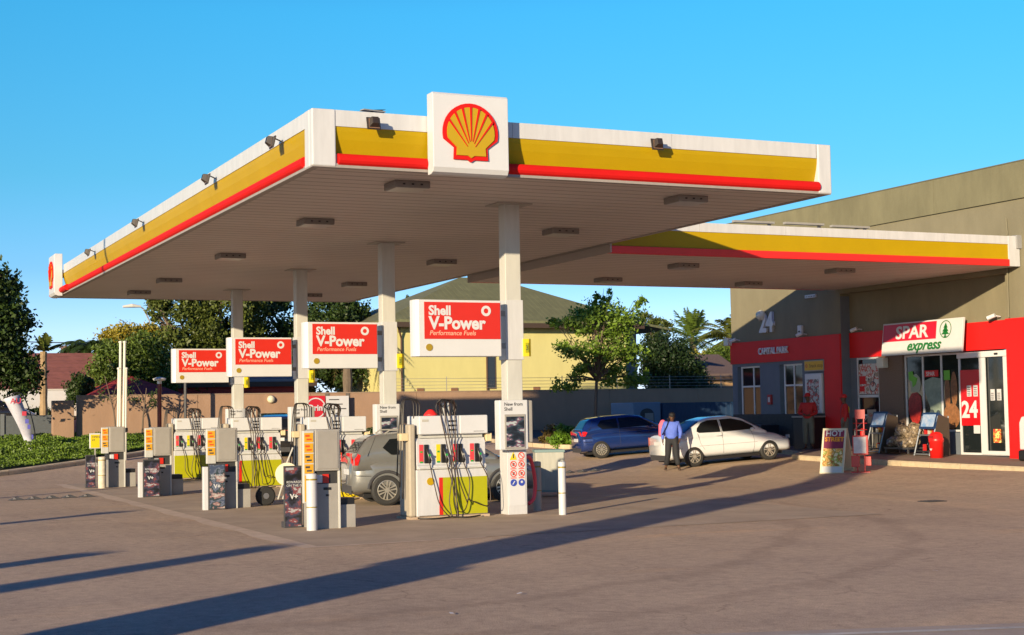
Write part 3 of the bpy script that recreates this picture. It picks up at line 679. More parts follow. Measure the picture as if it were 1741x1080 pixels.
# poster stands
def pstand(label, pos, rz, w, h, pm, side=True):
    t = T('poster_stand', label, 'poster stand', pos, rz, 'poster stands at the island ends')
    s = MB(); s.box(0, w, -.03, .0, .0, h); s.build('frame', DGREY, t, bevel=.005)
    s = MB(); s.box(.02, w-.02, -.037, -.031, .03, h-.03); s.build('poster', pm, t)
    s = MB(); s.box(.02, w-.02, .02, .20, 0, .10); s.box(w*.4, w*.6, .0, .05, .1, h*.8); s.build('foot', DGREY, t)
    if side: s = MB(); s.box(-.10, -.005, -.03, .10, 0, h-.06); s.build('side_panel', SIGNW, t, bevel=.01)
    if h > .8:
        text('headline', 'REWARDS\nON THE GO', .055, (.04, -.039, h*.72), FRONT, SIGNW, t, .001)
        text('emblem_letters', 'V+', .11, (.10, -.039, h*.47), FRONT, SIGNW, t, .001, .004)
    return t
PM1 = poster('poster_night', [(.012, .012, .014), (.02, .02, .03), (.04, .04, .07), (.16, .05, .06), (.3, .3, .33)], 5, (1, 1, 1.8))
PM2 = poster('poster_scene', [(.05, .07, .12), (.12, .14, .20), (.03, .05, .06), (.26, .16, .16), (.4, .36, .34)], 5, (1, 1, 1.8))
pstand('dark poster stand seen at an angle, left of the nearest bollard', (.19, 2.35, 0), .0, .30, 1.0, PM1, False)
pstand('poster stand with pale scene and white side, before the second kiosk', (.27, 7.75, 0), .0, .33, .90, PM2)
pstand('black poster stand with white side, before the third kiosk', (.11, 13.3, 0), .0, .38, .86, PM1)
pstand('small black poster stand beside the farthest bollard', (-.27, 18.9, 0), .0, .26, .86, PM1, False)
def bollard(label, pos, h=.93, r=.066, m=WHITE, grp='round bollards on the forecourt'):
    t = T('bollard', label, 'bollard', pos, 0, grp)
    s = MB(); s.lathe([(r, 0), (r, h*.40), (r*.97, h*.405), (r*.97, h*.415), (r, h*.42), (r, h*.88), (r*.94, h*.885), (r*.94, h*.90), (r*1.03, h*.905), (r*1.03, h*.97), (r*.9, h*.99), (.001, h)], (0, 0, 0), 2, 24); s.build('post', m, t, smooth=False)
    s = MB(); s.lathe([(r*1.01, h*.875), (r*1.01, h*.90)], (0, 0, 0), 2, 24); s.lathe([(r*1.01, h*.40), (r*1.01, h*.418)], (0, 0, 0), 2, 24); s.build('band', mat('band_gold', (.25, .18, .01), .5), t)
    return t
bollard('clean white bollard standing alone right of the nearest column', (5.13, 2.18, 0))
bollard('shaded bollard with a pink hose hanging before it', (5.25, 3.42, 0), .90, .075, LGREY)
bollard('white bollard with yellow band in front of the nearest kiosk', (.435, 1.62, 0), .90, .085)
bollard('weathered white bollard beside the farthest kiosk', (.09, 18.5, 0), .82, .10, mat('weathered_white', (.66, .60, .48), .6, noise=.45, nscale=9))
s = MB(); s.tube(hose([(4.70, 2.85, .98), (4.86, 2.95, 1.0), (5.02, 3.15, .88), (5.14, 3.28, .55), (5.12, 3.30, .25), (5.0, 3.28, .14)]), .035, 8); tag(s.build('air_hose', PINK, None, smooth=True), 'pink hose hanging from the column side over the shaded bollard', 'hose')
t = T('utility_bin', 'pale grey fabric-sided bin behind the lone white bollard', 'bin', (7.05, 7.2, 0), -.35)
s = MB(); s.box(0, .62, 0, .5, .10, .98); s.build('body', mat('bin_grey', (.40, .40, .36), .7, noise=.2, nscale=6, stretch=(3, 1, .3)), t, bevel=.03)
s = MB(); s.box(-.01, .63, -.01, .51, .93, .99); s.box(-.01, .63, -.01, .51, .10, .15); s.build('rim', mat('bin_rim', (.16, .24, .25), .6), t, bevel=.01)
s = MB()
for (x, y) in ((.06, .06), (.56, .06), (.06, .44), (.56, .44)): s.lathe([(.001, -.02), (.05, -.02), (.05, .02), (.001, .02)], (x, y, .05), 1, 10)
s.build('castors', BLACK, t)
t = T('wheeled_trolley', 'wheeled trolley with a round white disc between the second and third islands', 'trolley', (1.45, 8.35, 0), 0)
s = MB(); s.lathe([(.06, -.06), (.17, -.06), (.20, -.03), (.20, .03), (.17, .06), (.06, .06)], (.12, 0, .20), 1, 24); s.build('wheel', TYRE, t)
s = MB(); s.lathe([(.001, -.065), (.06, -.065), (.06, .065), (.001, .065)], (.12, 0, .20), 1, 14); s.build('hub', STEEL, t)
s = MB(); s.lathe([(.001, -.02), (.235, -.02), (.235, .02), (.001, .02)], (.55, -.06, .62), 1, 28); s.build('disc', mat('disc_cream', (.78, .74, .56), .5, noise=.05), t)
s = MB(); s.tube([(.38, 0, .12), (.48, -.03, .45)], .016, 6); s.tube([(.48, 0, .12), (.58, -.03, .45)], .016, 6); s.tube([(.12, 0, .2), (.85, .1, .12)], .014, 6); s.tube([(.55, 0, .8), (.70, 0, 1.15)], .016, 6); s.build('legs', CREAM, t)
t = T('yellow_notice', 'yellow and white notice panel behind the farthest kiosk', 'notice', tuple(PY(152, 755, 21.0)[:2])+(.0,), 0)
s = MB(); s.box(0, .30, -.02, .02, .98, 1.40); s.build('panel', SIGNW, t, bevel=.01); s = MB(); s.box(.03, .27, -.027, -.021, 1.0, 1.36); s.build('face', LYEL, t)
text('lettering', 'OPEN\n24', .08, (.06, -.029, 1.27), FRONT, DGREY, t, .001); s = MB(); s.box(.13, .17, -.015, .015, 0, .98); s.build('post', LGREY, t)
# low rubber humps across the drive
for i in range(5):
    p = PY(28+i*30, 849-1.2*i, 14.3+.05*i); p[2] = gh(p[0], p[1])
    if i == 0:
        t = T('speed_hump_block', 'low black and grey hump block, leftmost of five in a row', 'speed hump', (p[0], p[1], 0), .2, 'row of hump blocks left of the islands')
        s = MB(); s.add([(-.17, -.12, .004), (.17, -.12, .004), (.17, .12, .004), (-.17, .12, .004), (-.03, 0, .075), (.03, 0, .075)], [(0, 1, 5, 4), (1, 2, 5), (2, 3, 4, 5), (3, 0, 4), (3, 2, 1, 0)]); s.build('block', mat('hump_rubber', (.10, .10, .10), .8, noise=.4, nscale=9), t)
        s = MB(); s.add([(-.12, -.100, .025), (-.03, -.100, .025), (-.05, -.03, .064), (-.08, -.03, .060)], [(0, 1, 2, 3)]); s.build('reflective_patch', LGREY, t)
        h0 = t
    else: copy_thing(h0, (p[0], p[1], 0), 'low black and grey hump block, ' + ('second', 'third', 'fourth', 'fifth')[i-1]+' from the left')
for i in range(3):
    P = None
    d = ray(968+i*22, 803-i); k = (0.02-CAM[2])/d[2]; P = CAM+d*k
    copy_thing(h0, (P[0], P[1], gh(P[0], P[1])), 'low hump block left of the walking man, ' + ('leftmost', 'middle', 'rightmost')[i]+' of three', .6)

# ------------------------------------------------------------------ the shop (local frame: x to the right along the front, y into the building)
SHX, SHY = 21.5, 21.6
WALLG = mat('olive_grey_render', (.205, .185, .12), .85, noise=.22, nscale=1.2, bump=.25, bscale=50, stretch=(1, 1, .35))
WALLB = mat('shaded_render', (.13, .155, .19), .8, noise=.12, nscale=2, bump=.25, bscale=60)  # wall render with the blue of its shade put into the colour
ALU = mat('white_aluminium', (.60, .61, .63), .35, noise=.05)
FLOORZ = lambda u: .36+.0185*(SHY-u-8.5)
shop = T('shop_building', 'green-grey shop building with red band, recessed glass front and sloping shadow', 'building', (SHX, SHY, 0), -PI/2)
H0, HL, HT = 4.0, 7.05, 8.0
s = MB()
# left wing front wall with two openings (u 0-5.95), behind upper wall everywhere
s.box(0, .30, 0, .35, .0, 3.24); s.box(1.62, 2.72, 0, .35, 0, 3.24); s.box(3.95, 5.14, 0, .35, 0, 3.24)
s.box(.30, 1.62, 0, .35, 0, .60); s.box(2.72, 3.95, 0, .35, 0, .46); s.box(.30, 1.62, .0, .35, 3.14, 3.24); s.box(2.72, 3.95, .0, .35, 3.14, 3.24)
s.build('left_wing_wall', WALLB, shop)
s = MB(); s.box(-.006, 5.95, -.002, .35, 3.96, 5.20); s.box(-.008, 40, -.004, .4, 5.20, HL); s.box(12.9, 40, -.004, .4, 3.98, 5.20)
s.box(-.002, .0, .35, 12, 0, HL); s.build('upper_wall', WALLG, shop)
s = MB()
for i in range(8): s.box(-.05+i*5.2, -.05+i*5.2+5.19, -.07, .42, HL, HT)
s.build('parapet', mat('parapet_green', (.18, .168, .098), .85, noise=.28, nscale=1.5, bump=.3, stretch=(1, 1, .3)), shop)
s = MB(); s.box(-.05, 40, -.085, .43, HT, HT+.03); s.build('coping', mat('coping_dark', (.10, .10, .07), .8), shop)
s = MB(); s.box(.0, 40, .42, 12, HL-.3, HL-.2); s.build('roof', ROOFM, shop)
s = MB(); s.box(-.03, 5.14, -.05, .0, 3.24, 3.955); s.box(5.14, 5.95, -.055, .30, .0, 3.96); s.build('red_band', SHOPRED, shop)
s = MB(); s.box(5.952, 12.9, .30, .34, 3.22, 3.98); s.build('red_band', SHOPRED, shop)
s = MB(); s.box(12.9, 13.9, -.05, .30, .0, 3.98); s.box(13.9, 40, -.05, .3, 3.22, 3.98); s.build('red_pier', SHOPRED, shop)
s = MB(); s.box(13.9, 40, -.0, .3, .0, 3.22); s.build('right_wall', WALLB, shop)
s = MB(); s.box(5.96, 12.95, .34, .9, 3.22, 5.6); s.box(5.96, 12.95, .0, .34, 5.17, 5.199); s.build('recess_upper_wall', WALLG, shop)
s = MB(); s.box(5.951, 5.96, .0, .6, 0, 5.1); s.box(5.96, 6.22, .32, .6, 0, 3.22); s.box(6.22, 7.30, .32, .6, 0, 1.44); s.build('recess_wall', WALLB, shop)
BRICK = mat('brown_tile', (.20, .135, .095), .7, noise=.35, nscale=30, bump=.3)
s = MB(); s.box(7.30, 8.36, .30, .6, 0, 3.22); s.build('tiled_pier', BRICK, shop)
s = MB(); s.box(8.36, 10.7, .30, .6, 0, 1.0); s.build('glazing_plinth', WALLB, shop)
def window(name, u0, u1, z0, z1, y, vs_=(), hs_=(), fr=.055, sub=None, glass=GLASS, depth=.05):
    f = MB(); f.box(u0, u0+fr, y-depth/2, y+depth/2, z0, z1); f.box(u1-fr, u1, y-depth/2, y+depth/2, z0, z1)
    f.box(u0+fr, u1-fr, y-depth/2, y+depth/2, z1-fr, z1); f.box(u0+fr, u1-fr, y-depth/2, y+depth/2, z0, z0+fr)
    for v in vs_: f.box(v-fr/2, v+fr/2, y-depth/2+.003, y+depth/2-.003, z0+fr, z1-fr)
    for h in hs_: f.box(u0+fr, u1-fr, y-depth/2+.006, y+depth/2-.006, h-fr/2, h+fr/2)
    fo = f.build(name, ALU, shop)
    p = MB(); p.box(u0+fr, u1-fr, y+.004, y+.012, z0+fr, z1-fr); p.build('glass_pane', glass, fo)
    return fo
window('window', .42, 1.62, .62, 3.14, .10, (1.14,), (2.47,))
window('glass_door', 2.86, 3.95, .47, 3.14, .10, (3.40,), (2.46,))
w1 = window('window', 6.24, 7.28, 1.46, 3.21, .36)
window('shopfront_glazing', 8.40, 10.72, 1.02, 3.20, .38, (9.16, 9.93), ())
dd = window('sliding_door', 10.72, 12.86, .40, 3.16, .30, (), (), fr=.06)
s = MB(); s.box(10.74, 12.86, .2, .30, 3.02, 3.18); s.build('door_track_box', ALU, dd, bevel=.01)
s = MB(); s.box(11.56, 11.78, .235, .27, .42, 3.02); s.build('door_leaf_frame', ALU, dd); s = MB(); s.box(12.46, 12.66, .235, .27, .42, 3.02); s.box(11.78, 12.46, .235, .27, .42, .52); s.build('door_leaf_frame', ALU, dd)
s = MB(); s.box(10.80, 11.56, .26, .285, 1.19, 2.70); s.build('red_door_film', mat('film_red', (.55, .008, .012), .3), dd)
text('door_numerals', '24', .62, (10.82, .255, 1.42), FRONT, ALU, dd, .003, .02)
for q_ in ((11.05, 11.22, .252, .259, 1.98, 2.28), (11.30, 11.46, .252, .259, 1.98, 2.28), (11.30, 11.54, .225, .234, .98, 1.20), (11.93, 12.08, .27, .284, 1.86, 2.16), (12.17, 12.32, .27, .284, 1.86, 2.16)):
    s = MB(); s.box(*q_); s.build('door_notice', SIGNW, dd)
s = MB()
for (u, z, n_) in ((11.05, 1.98, 5), (11.30, 1.98, 5)):
    for k in range(n_): s.box(u+.02, u+.14, .249, .2515, z+.03+k*.05, z+.05+k*.05)
for (u, z) in ((11.93, 1.86), (12.17, 1.86)):
    for k in range(4): s.box(u+.02, u+.12, .266, .2695, z+.03+k*.05, z+.05+k*.05)
s.build('notice_print', DGREY, dd)
s = MB(); s.box(12.0, 12.26, .26, .284, .74, 1.10); s.build('door_flyer', poster('flyer', [(.75, .30, .05), (.55, .04, .03), (.8, .6, .2)], 9), dd)
s = MB(); s.box(12.20, 12.32, .18, .2, 3.07, 3.12); s.build('door_sensor', BLACK, dd)
# fruit and bread graphics on the glazing
def disc(mb, u, z, ru, rz, y0, y1, n=18): mb.prism([(u+ru*math.cos(2*PI*i/n), z+rz*math.sin(2*PI*i/n)) for i in range(n)], 1, y0, y1)
def art(name, m, fn):
    s = MB(); fn(s); return s.build(name, m, shop)
art('strawberry_graphic', mat('strawberry', (.45, .035, .03), .4, noise=.6, nscale=18), lambda s: s.prism([(8.50, 1.62), (8.53, 1.95), (8.66, 2.10), (8.86, 2.13), (9.03, 2.02), (9.06, 1.72), (8.96, 1.34), (8.84, 1.17), (8.70, 1.22), (8.58, 1.40)], 1, .36, .382))
art('pot_graphic', mat('pot_cream', (.30, .34, .26), .4), lambda s: s.prism([(8.62, 2.14), (8.60, 2.45), (8.70, 2.62), (8.86, 2.66), (9.0, 2.55), (9.04, 2.35), (8.98, 2.14)], 1, .37, .384))
art('leaf_graphic', mat('leaf_green', (.12, .40, .02), .4), lambda s: s.prism([(8.56, 2.50), (8.55, 2.72), (8.72, 2.74), (8.76, 2.60), (8.92, 2.54), (8.84, 2.36), (8.72, 2.28), (8.70, 2.44)], 1, .355, .3695))
art('milk_graphic', mat('milk_glass', (.26, .33, .27), .4, noise=.4, nscale=5), lambda s: s.prism([(9.22, 2.15), (9.20, 2.45), (9.55, 2.55), (9.88, 2.50), (9.86, 1.36), (9.50, 1.30), (9.42, 1.7), (9.32, 1.9)], 1, .37, .384))
art('cherry_graphic', mat('grape_dark', (.05, .07, .08), .3), lambda s: [disc(s, 9.50, 1.52, .10, .12, .355, .3695), disc(s, 9.76, 1.50, .09, .12, .355, .3695)])
art('bread_graphic', mat('bread_brown', (.30, .13, .05), .5, noise=.5, nscale=12), lambda s: [disc(s, 10.14, 2.05, .10, .50, .37, .384), disc(s, 10.42, 2.2, .13, .48, .367, .3695), disc(s, 10.30, 1.45, .33, .35, .36, .3665)])
art('label_graphic', mat('leaf_green', (.12, .40, .02), .4), lambda s: s.box(10.04, 10.28, .35, .358, 2.45, 2.72))
art('red_label_graphic', SHOPRED, lambda s: s.box(9.24, 9.80, .36, .3695, 2.56, 2.74))
text('graphic_lettering', 'SPAR', .16, (9.30, .358, 2.59), FRONT, SIGNW, shop, .001, .003)
art('window_poster', poster('sale_poster', [(.52, .50, .46), (.50, .48, .46), (.45, .10, .07), (.60, .56, .50), (.30, .22, .16)], 4.5), lambda s: s.box(6.34, 7.24, .32, .335, 2.12, 3.02))
def ring(s, cu, cz, r0, r1, y0, y1, n=20):
    for i in range(n):
        a, b = 2*PI*i/n, 2*PI*(i+1)/n
        s.prism([(cu+r0*math.cos(a), cz+r0*math.sin(a)), (cu+r1*math.cos(a), cz+r1*math.sin(a)), (cu+r1*math.cos(b), cz+r1*math.sin(b)), (cu+r0*math.cos(b), cz+r0*math.sin(b))], 1, y0, y1)
art('bicycle_print', DGREY, lambda s: [ring(s, 6.99, 2.34, .13, .155, .312, .319), ring(s, 6.80, 2.56, .012, .035, .312, .319, 8), s.prism([(6.99, 2.33), (7.01, 2.35), (7.10, 2.72), (7.07, 2.72)], 1, .312, .319)])
art('price_print', SHOPRED, lambda s: [s.box(6.38, 6.66, .312, .319, 2.42, 2.66), s.box(6.38, 6.60, .312, .319, 2.20, 2.36)])
s = MB(); s.box(6.26, 7.26, .335, .35, 2.02, 2.10); s.build('window_shelf', ALU, shop)
s = MB(); s.box(0, 5.14, -.012, .0, .0, 1.55); s.box(6, 7.3, .30, .318, 0, 1.42)
s.build('dado', mat('dado_dark', (.055, .055, .055), .8, noise=.3), shop)
# fittings of the front: letters and signs hang on it and are things of their own
ROTS = (PI/2, 0, -PI/2)
def SP(u, y, z): return (SHX+y, SHY-u, z)
def shop_text(name, label, cat, body, size, u, y, z, m, ext=.02, bold=.0, sx=1, shear=0):
    return tag(text(name, body, size, SP(u, y, z), ROTS, m, None, ext, bold, shear, sx=sx), label, cat)
shop_text('wall_numerals', 'large metal numerals reading 24 on the shop wall above the red band', 'numerals', '24', .86, 1.78, -.06, 4.24, ALU, .045, .03, .92)
shop_text('wall_lettering', 'raised metal letters reading CAPITAL PARK on the red band', 'lettering', 'CAPITAL PARK', .30, 1.70, -.09, 3.50, ALU, .025, .006, .83)
t = T('shop_sign', 'tilted white and red SPAR express sign with green fir tree emblem', 'sign', SP(7.93, .06, 3.20), -PI/2)
s = MB(); s.prism([(-.16, 0), (-.08, 0), (.03, .93), (-.05, .93)], 0, 0, 3.34); s.build('sign_box', SIGNW, t, bevel=.008)
for q_ in (.4, 2.9):
    s = MB(); s.box(q_, q_+.06, -.05, .24, .3, .36); s.build('wall_bracket', DGREY, t)
tilt = math.atan2(-.11, .93)
def sgn(s, u0, u1, z0, z1, d0, d1):   # slab lying on the tilted face
    f = lambda z: -.16+z*.11/.93
    s.add([(u0, f(z0)-d0, z0), (u1, f(z0)-d0, z0), (u1, f(z1)-d0, z1), (u0, f(z1)-d0, z1), (u0, f(z0)-d1, z0), (u1, f(z0)-d1, z0), (u1, f(z1)-d1, z1), (u0, f(z1)-d1, z1)],
          [(0, 1, 2, 3), (7, 6, 5, 4), (0, 4, 5, 1), (1, 5, 6, 2), (2, 6, 7, 3), (3, 7, 4, 0)])
s = MB(); sgn(s, .04, 2.30, .40, .89, .001, .008); s.build('red_field', mat('sign_deep_red', (.50, .006, .02), .3), t)
rt = (PI/2+tilt*-1*-1, 0, 0)
yy = lambda z, d: -.16+z*.11/.93-d
text('sign_letters', 'SPAR', .50, (.60, yy(.47, .012), .47), (PI/2-math.atan(.11/.93), 0, 0), SIGNW, t, .004, .012, sx=1.22)
GR = mat('sign_green', (.01, .14, .02), .35)
text('sign_letters', 'express', .40, (1.10, yy(.12, .012), .12), (PI/2-math.atan(.11/.93), 0, 0), GR, t, .004, .010, .35, sx=1.12)
s = MB(); n = 28
for i in range(n):
    a, b = 2*PI*i/n, 2*PI*(i+1)/n
    q = []
    for (r, an) in ((.9, a), (1, a), (1, b), (.9, b)):
        u = 2.68+.235*r*math.cos(an); z = .64+.245*r*math.sin(an); q.append((u, yy(z, .012), z))
    s.add(q, [(0, 1, 2, 3)])
for (hw, z0, z1) in ((.16, .50, .64), (.125, .58, .74), (.085, .68, .83)):
    s.add([(2.68-hw, yy(z0, .012), z0), (2.68+hw, yy(z0, .012), z0), (2.68, yy(z1, .012), z1)], [(0, 1, 2)])
s.add([(2.65, yy(.43, .012), .43), (2.71, yy(.43, .012), .43), (2.71, yy(.52, .012), .52), (2.65, yy(.52, .012), .52)], [(0, 1, 2, 3)])
s.add([(2.60, yy(.46, .012), .46), (2.66, yy(.42, .012), .42), (2.70, yy(.42, .012), .42), (2.76, yy(.46, .012), .46), (2.68, yy(.44, .012), .44)], [(0, 1, 4), (4, 2, 3), (1, 2, 4)])
s.build('tree_emblem', GR, t)
t = T('yellow_sign', 'yellow sign with grey frame above the poster case', 'sign', SP(4.17, -.03, 2.87), -PI/2)
s = MB(); s.box(0, .99, -.05, 0, 0, .34); s.build('frame', LGREY, t); s = MB(); s.box(.025, .965, -.058, -.051, .03, .31); s.build('face', mat('sign_amber', (.62, .36, .01), .4), t)
text('lettering', 'Snack stop', .16, (.26, -.06, .12), FRONT, mat('amber_dark', (.22, .10, .01), .5), t, .001, .002); ss = MB(); ring(ss, .12, .17, .03, .055, -.061, -.0585, 12); ss.build('emblem', SRED, t)
t = T('poster_case', 'white framed poster case on the shaded wall left of the red pillar', 'poster case', SP(4.22, -.0, 1.56), -PI/2)
s = MB(); s.box(0, .84, -.12, 0, 0, 1.24); s.build('case', ALU, t, bevel=.03); s = MB(); s.box(.12, .72, -.13, -.121, .10, 1.06); s.build('poster', poster('case_poster', [(.42, .42, .42), (.36, .05, .05), (.10, .14, .14), (.5, .5, .48), (.2, .2, .22)], 5), t)
text('headline', 'BURGER', .13, (.22, -.134, .86), FRONT, SIGNW, t, .001, .002)
t = T('call_box', 'small red and white call box on the wall between window and glass door', 'call box', SP(2.10, 0, 1.86), -PI/2)
s = MB(); s.box(0, .20, -.07, 0, 0, .32); s.build('box', mat('box_red', (.35, .03, .03), .5), t, bevel=.01); s = MB(); s.box(.05, .15, -.078, -.071, .08, .24); s.build('plate', SIGNW, t)
t = T('alarm_box', 'small white box on the shop wall right of the numerals', 'alarm box', SP(3.88, 0, 4.07), -PI/2)
s = MB(); s.box(0, .20, -.10, 0, 0, .26); s.build('box', ALU, t, bevel=.015); s = MB(); s.box(.05, .15, -.108, -.101, .04, .09); s.build('speaker_slot', DGREY, t)
def camera_unit(label, u, y, z, dirx=1):
    t = T('security_camera', label, 'camera', SP(u, y, z), -PI/2, 'security cameras above the red band')
    s = MB(); s.tube([(0, 0, 0), (0, -.12, .02)], .02, 6); s.build('bracket', ALU, t)
    s = MB(); s.tube([(-.02, -.16, .04), (.22*dirx, -.24, -.03)], .055, 10); s.build('body', ALU, t)
    s = MB(); s.tube([(.22*dirx, -.24, -.03), (.235*dirx, -.245, -.035)], .045, 10); s.build('lens', BLACK, t)
    return t
camera_unit('white security camera at the left end of the red band', .50, 0, 4.03, -1)
camera_unit('white security camera beneath the small white box', 4.25, 0, 4.03, -1)
camera_unit('white security camera above the automatic door, beside the pier', 12.4, .26, 4.07, -1)
camera_unit('pair-mounted camera at the inner corner of the recess', 6.6, .28, 4.05, -1)
def walllamp(label, u, y, z, r, kind='globe'):
    t = T('wall_lamp', label, 'wall lamp', SP(u, y, z), -PI/2)
    s = MB()
    if kind == 'globe': s.lathe([(.001, -r*.9), (r*.6, -r*.75), (r, -r*.1), (r*.9, r*.45), (r*.4, r*.8), (.001, r*.9)], (0, -.12, 0), 1, 18)
    else: s.box(-r, r, -.2, 0, -r, r)
    s.build('cover', mat('lamp_cover', (.60, .60, .52), .4), t, smooth=(kind == 'globe'), bevel=0 if kind == 'globe' else .02)
    s = MB(); s.box(-r*.4, r*.4, -.05, .01, -r*.4, r*.4); s.build('base', DGREY, t); return t
walllamp('round white lamp behind the top of the numerals', 1.95, -.02, 4.78, .17)
walllamp('white square lamp at the far left corner of the shop', -.05, -.02, 4.0, .13, 'box')
walllamp('square beige lamp at the top of the brown tiled pier', 7.62, .28, 3.02, .15, 'box')
# upper wall hatch piece under the link canopy
t = T('wall_vent', 'white strip vent high on the wall just under the link canopy', 'vent', SP(4.25, 0, 5.16), -PI/2); s = MB(); s.box(0, .55, -.05, 0, 0, .10); s.build('cover', WHITE, t)
s = MB()
for k in range(4): s.box(.05+k*.13, .13+k*.13, -.056, -.051, .03, .05)
s.build('slot', DGREY, t)
t = T('downpipe', 'thin pipe running down the green pier by the rainwater box', 'pipe', SP(13.05, -.03, 4.0), -PI/2)
s = MB(); s.tube([(0, -.03, 0), (0, -.03, 1.9), (.05, -.03, 2.2), (.02, -.03, 2.6)], .02, 6); s.build('pipe', WALLG, t)
# counter/dark bench along left wing (seen behind the white car)
t = T('dark_counter', 'long dark bench against the shaded wall behind the white car', 'bench', SP(1.35, -1.0, 0), -PI/2)
s = MB(); s.box(0, 1.7, 0, .7, .55, 1.22); s.build('body', mat('counter_dark', (.018, .022, .035), .35), t, bevel=.02); s = MB()
for x in (.1, 1.5): s.box(x, x+.1, .05, .65, 0.1, .55)
s.build('feet', BLACK, t)
t = T('dark_cabinet', 'waist-high black cabinet behind the attendant in the red shirt', 'cabinet', SP(4.25, -.62, 0), -PI/2)
s = MB(); s.box(0, .85, 0, .55, .42, 1.44); s.build('body', mat('cabinet_black', (.014, .015, .018), .35), t, bevel=.02); s = MB(); s.box(-.03, .9, -.03, .57, 1.44, 1.49); s.build('top', LGREY, t)
# lean-to display stands on the pavement
def display(label, u, y, open_left=True):
    z0 = FLOORZ(u)-.01
    t = T('display_stand', label, 'display stand', SP(u, y, z0), -PI/2-.12, 'sloping display stands on the pavement')
    FR = mat('stand_grey', (.20, .22, .25), .4, metal=.3)
    s = MB()
    for x in (0, .72): s.tube([(x, 0, 0), (x, .30, 1.06), (x, .62, 1.06), (x, .62, 0)], .02, 6)
    s.tube([(0, .01, .04), (.72, .01, .04)], .018, 6); s.tube([(0, .15, .55), (.72, .15, .55)], .018, 6); s.build('frame', FR, t)
    s = MB(); s.add([(-.02, .18, .72), (.74, .18, .72), (.74, .32, 1.16), (-.02, .32, 1.16), (-.02, .62, .95), (.74, .62, .95)], [(0, 1, 2, 3), (3, 2, 5, 4), (0, 3, 4), (1, 5, 2)]); s.build('hood', mat('stand_blue', (.015, .035, .10), .35), t)
    s = MB(); s.add([(.06, .20, .78), (.66, .20, .78), (.66, .30, 1.11), (.06, .30, 1.11)], [(0, 1, 2, 3)]); n_ = s.build('header_card', mat('card_blue', (.16, .30, .55), .4, noise=.4, nscale=8, col2=(.45, .5, .6)), t, loc=(0, -.012, 0))
    s = MB(); s.box(.02, .70, .05, .6, .10, .13); s.box(.02, .70, .17, .6, .55, .57); s.box(.02, .70, .60, .615, .1, 1.0); s.build('shelf', mat('stand_dark', (.02, .02, .022), .6), t)
    s = MB(); rr = random.Random(label)
    for k in range(14):
        x = .06+.05*k-.0; z = .13 if k % 2 else .57; hgt = rr.uniform(.08, .2); yy_ = rr.uniform(.12, .3) if z < .3 else rr.uniform(.25, .4)
        s.mi(k % 3); s.box(x, x+.06, yy_, yy_+.08, z, z+hgt)
    s.build('goods', [mat('goods_red', (.45, .02, .02), .4), mat('goods_amber', (.50, .22, .03), .4), mat('goods_pale', (.45, .42, .38), .5)], t)
    if open_left:
        s = MB(); s.add([(.735, .02, 0), (.735, .62, 0), (.735, .62, 1.0), (.735, .30, 1.1), (.765, .02, 0), (.765, .62, 0), (.765, .62, 1.0), (.765, .30, 1.1)], [(0, 1, 2, 3)[::-1], (4, 5, 6, 7), (0, 4, 7, 3), (3, 7, 6, 2), (1, 2, 6, 5)]); s.build('side_panel', mat('stand_brown', (.05, .035, .025), .5), t)
        s = MB(); s.add([(-.42, .08, 0), (-.02, .0, 0), (-.02, .3, 1.0), (-.36, .38, .62)], [(0, 1, 2, 3)]); pass
    return t
display('sloping display stand with blue header beside the pile of bags, left of it', 8.15, -.95)
display('sloping display stand with blue header, right of the pile of bags', 10.25, -.95)
t = T('side_rack', 'grey wire rack with red cylinders left of the display stands', 'rack', SP(7.45, -.75, FLOORZ(6.6)-.01), -PI/2)
s = MB(); s.tube([(0, 0, 0), (0, 0, .62), (.28, .3, 1.0)], .018, 6); s.tube([(0, 0, .02), (.42, .0, .02)], .018, 6); s.tube([(0, 0, .36), (.4, .0, .36)], .014, 6); s.tube([(.0, .0, .6), (.42, .0, .6)], .014, 6); s.build('frame', GREY, t)
for k, z in ((0, .03), (1, .38)):
    s = MB(); s.lathe([(.001, z), (.07, z), (.07, z+.24), (.03, z+.28), (.001, z+.28)], (.20, .12, 0), 2, 12); s.build('cylinder', SHOPRED, t)
t = T('price_board', 'small white board standing between the window and the display stands', 'board', SP(7.5, -.3, FLOORZ(6.6)), -PI/2); s = MB(); s.box(0, .38, -.02, .0, .78, 1.18); s.build('panel', LGREY, t); s = MB(); s.box(.17, .21, -.015, .0, 0, .78); s.build('post', GREY, t); text('lettering', 'Gas', .14, (.08, -.022, .98), FRONT, SRED, t, .001)
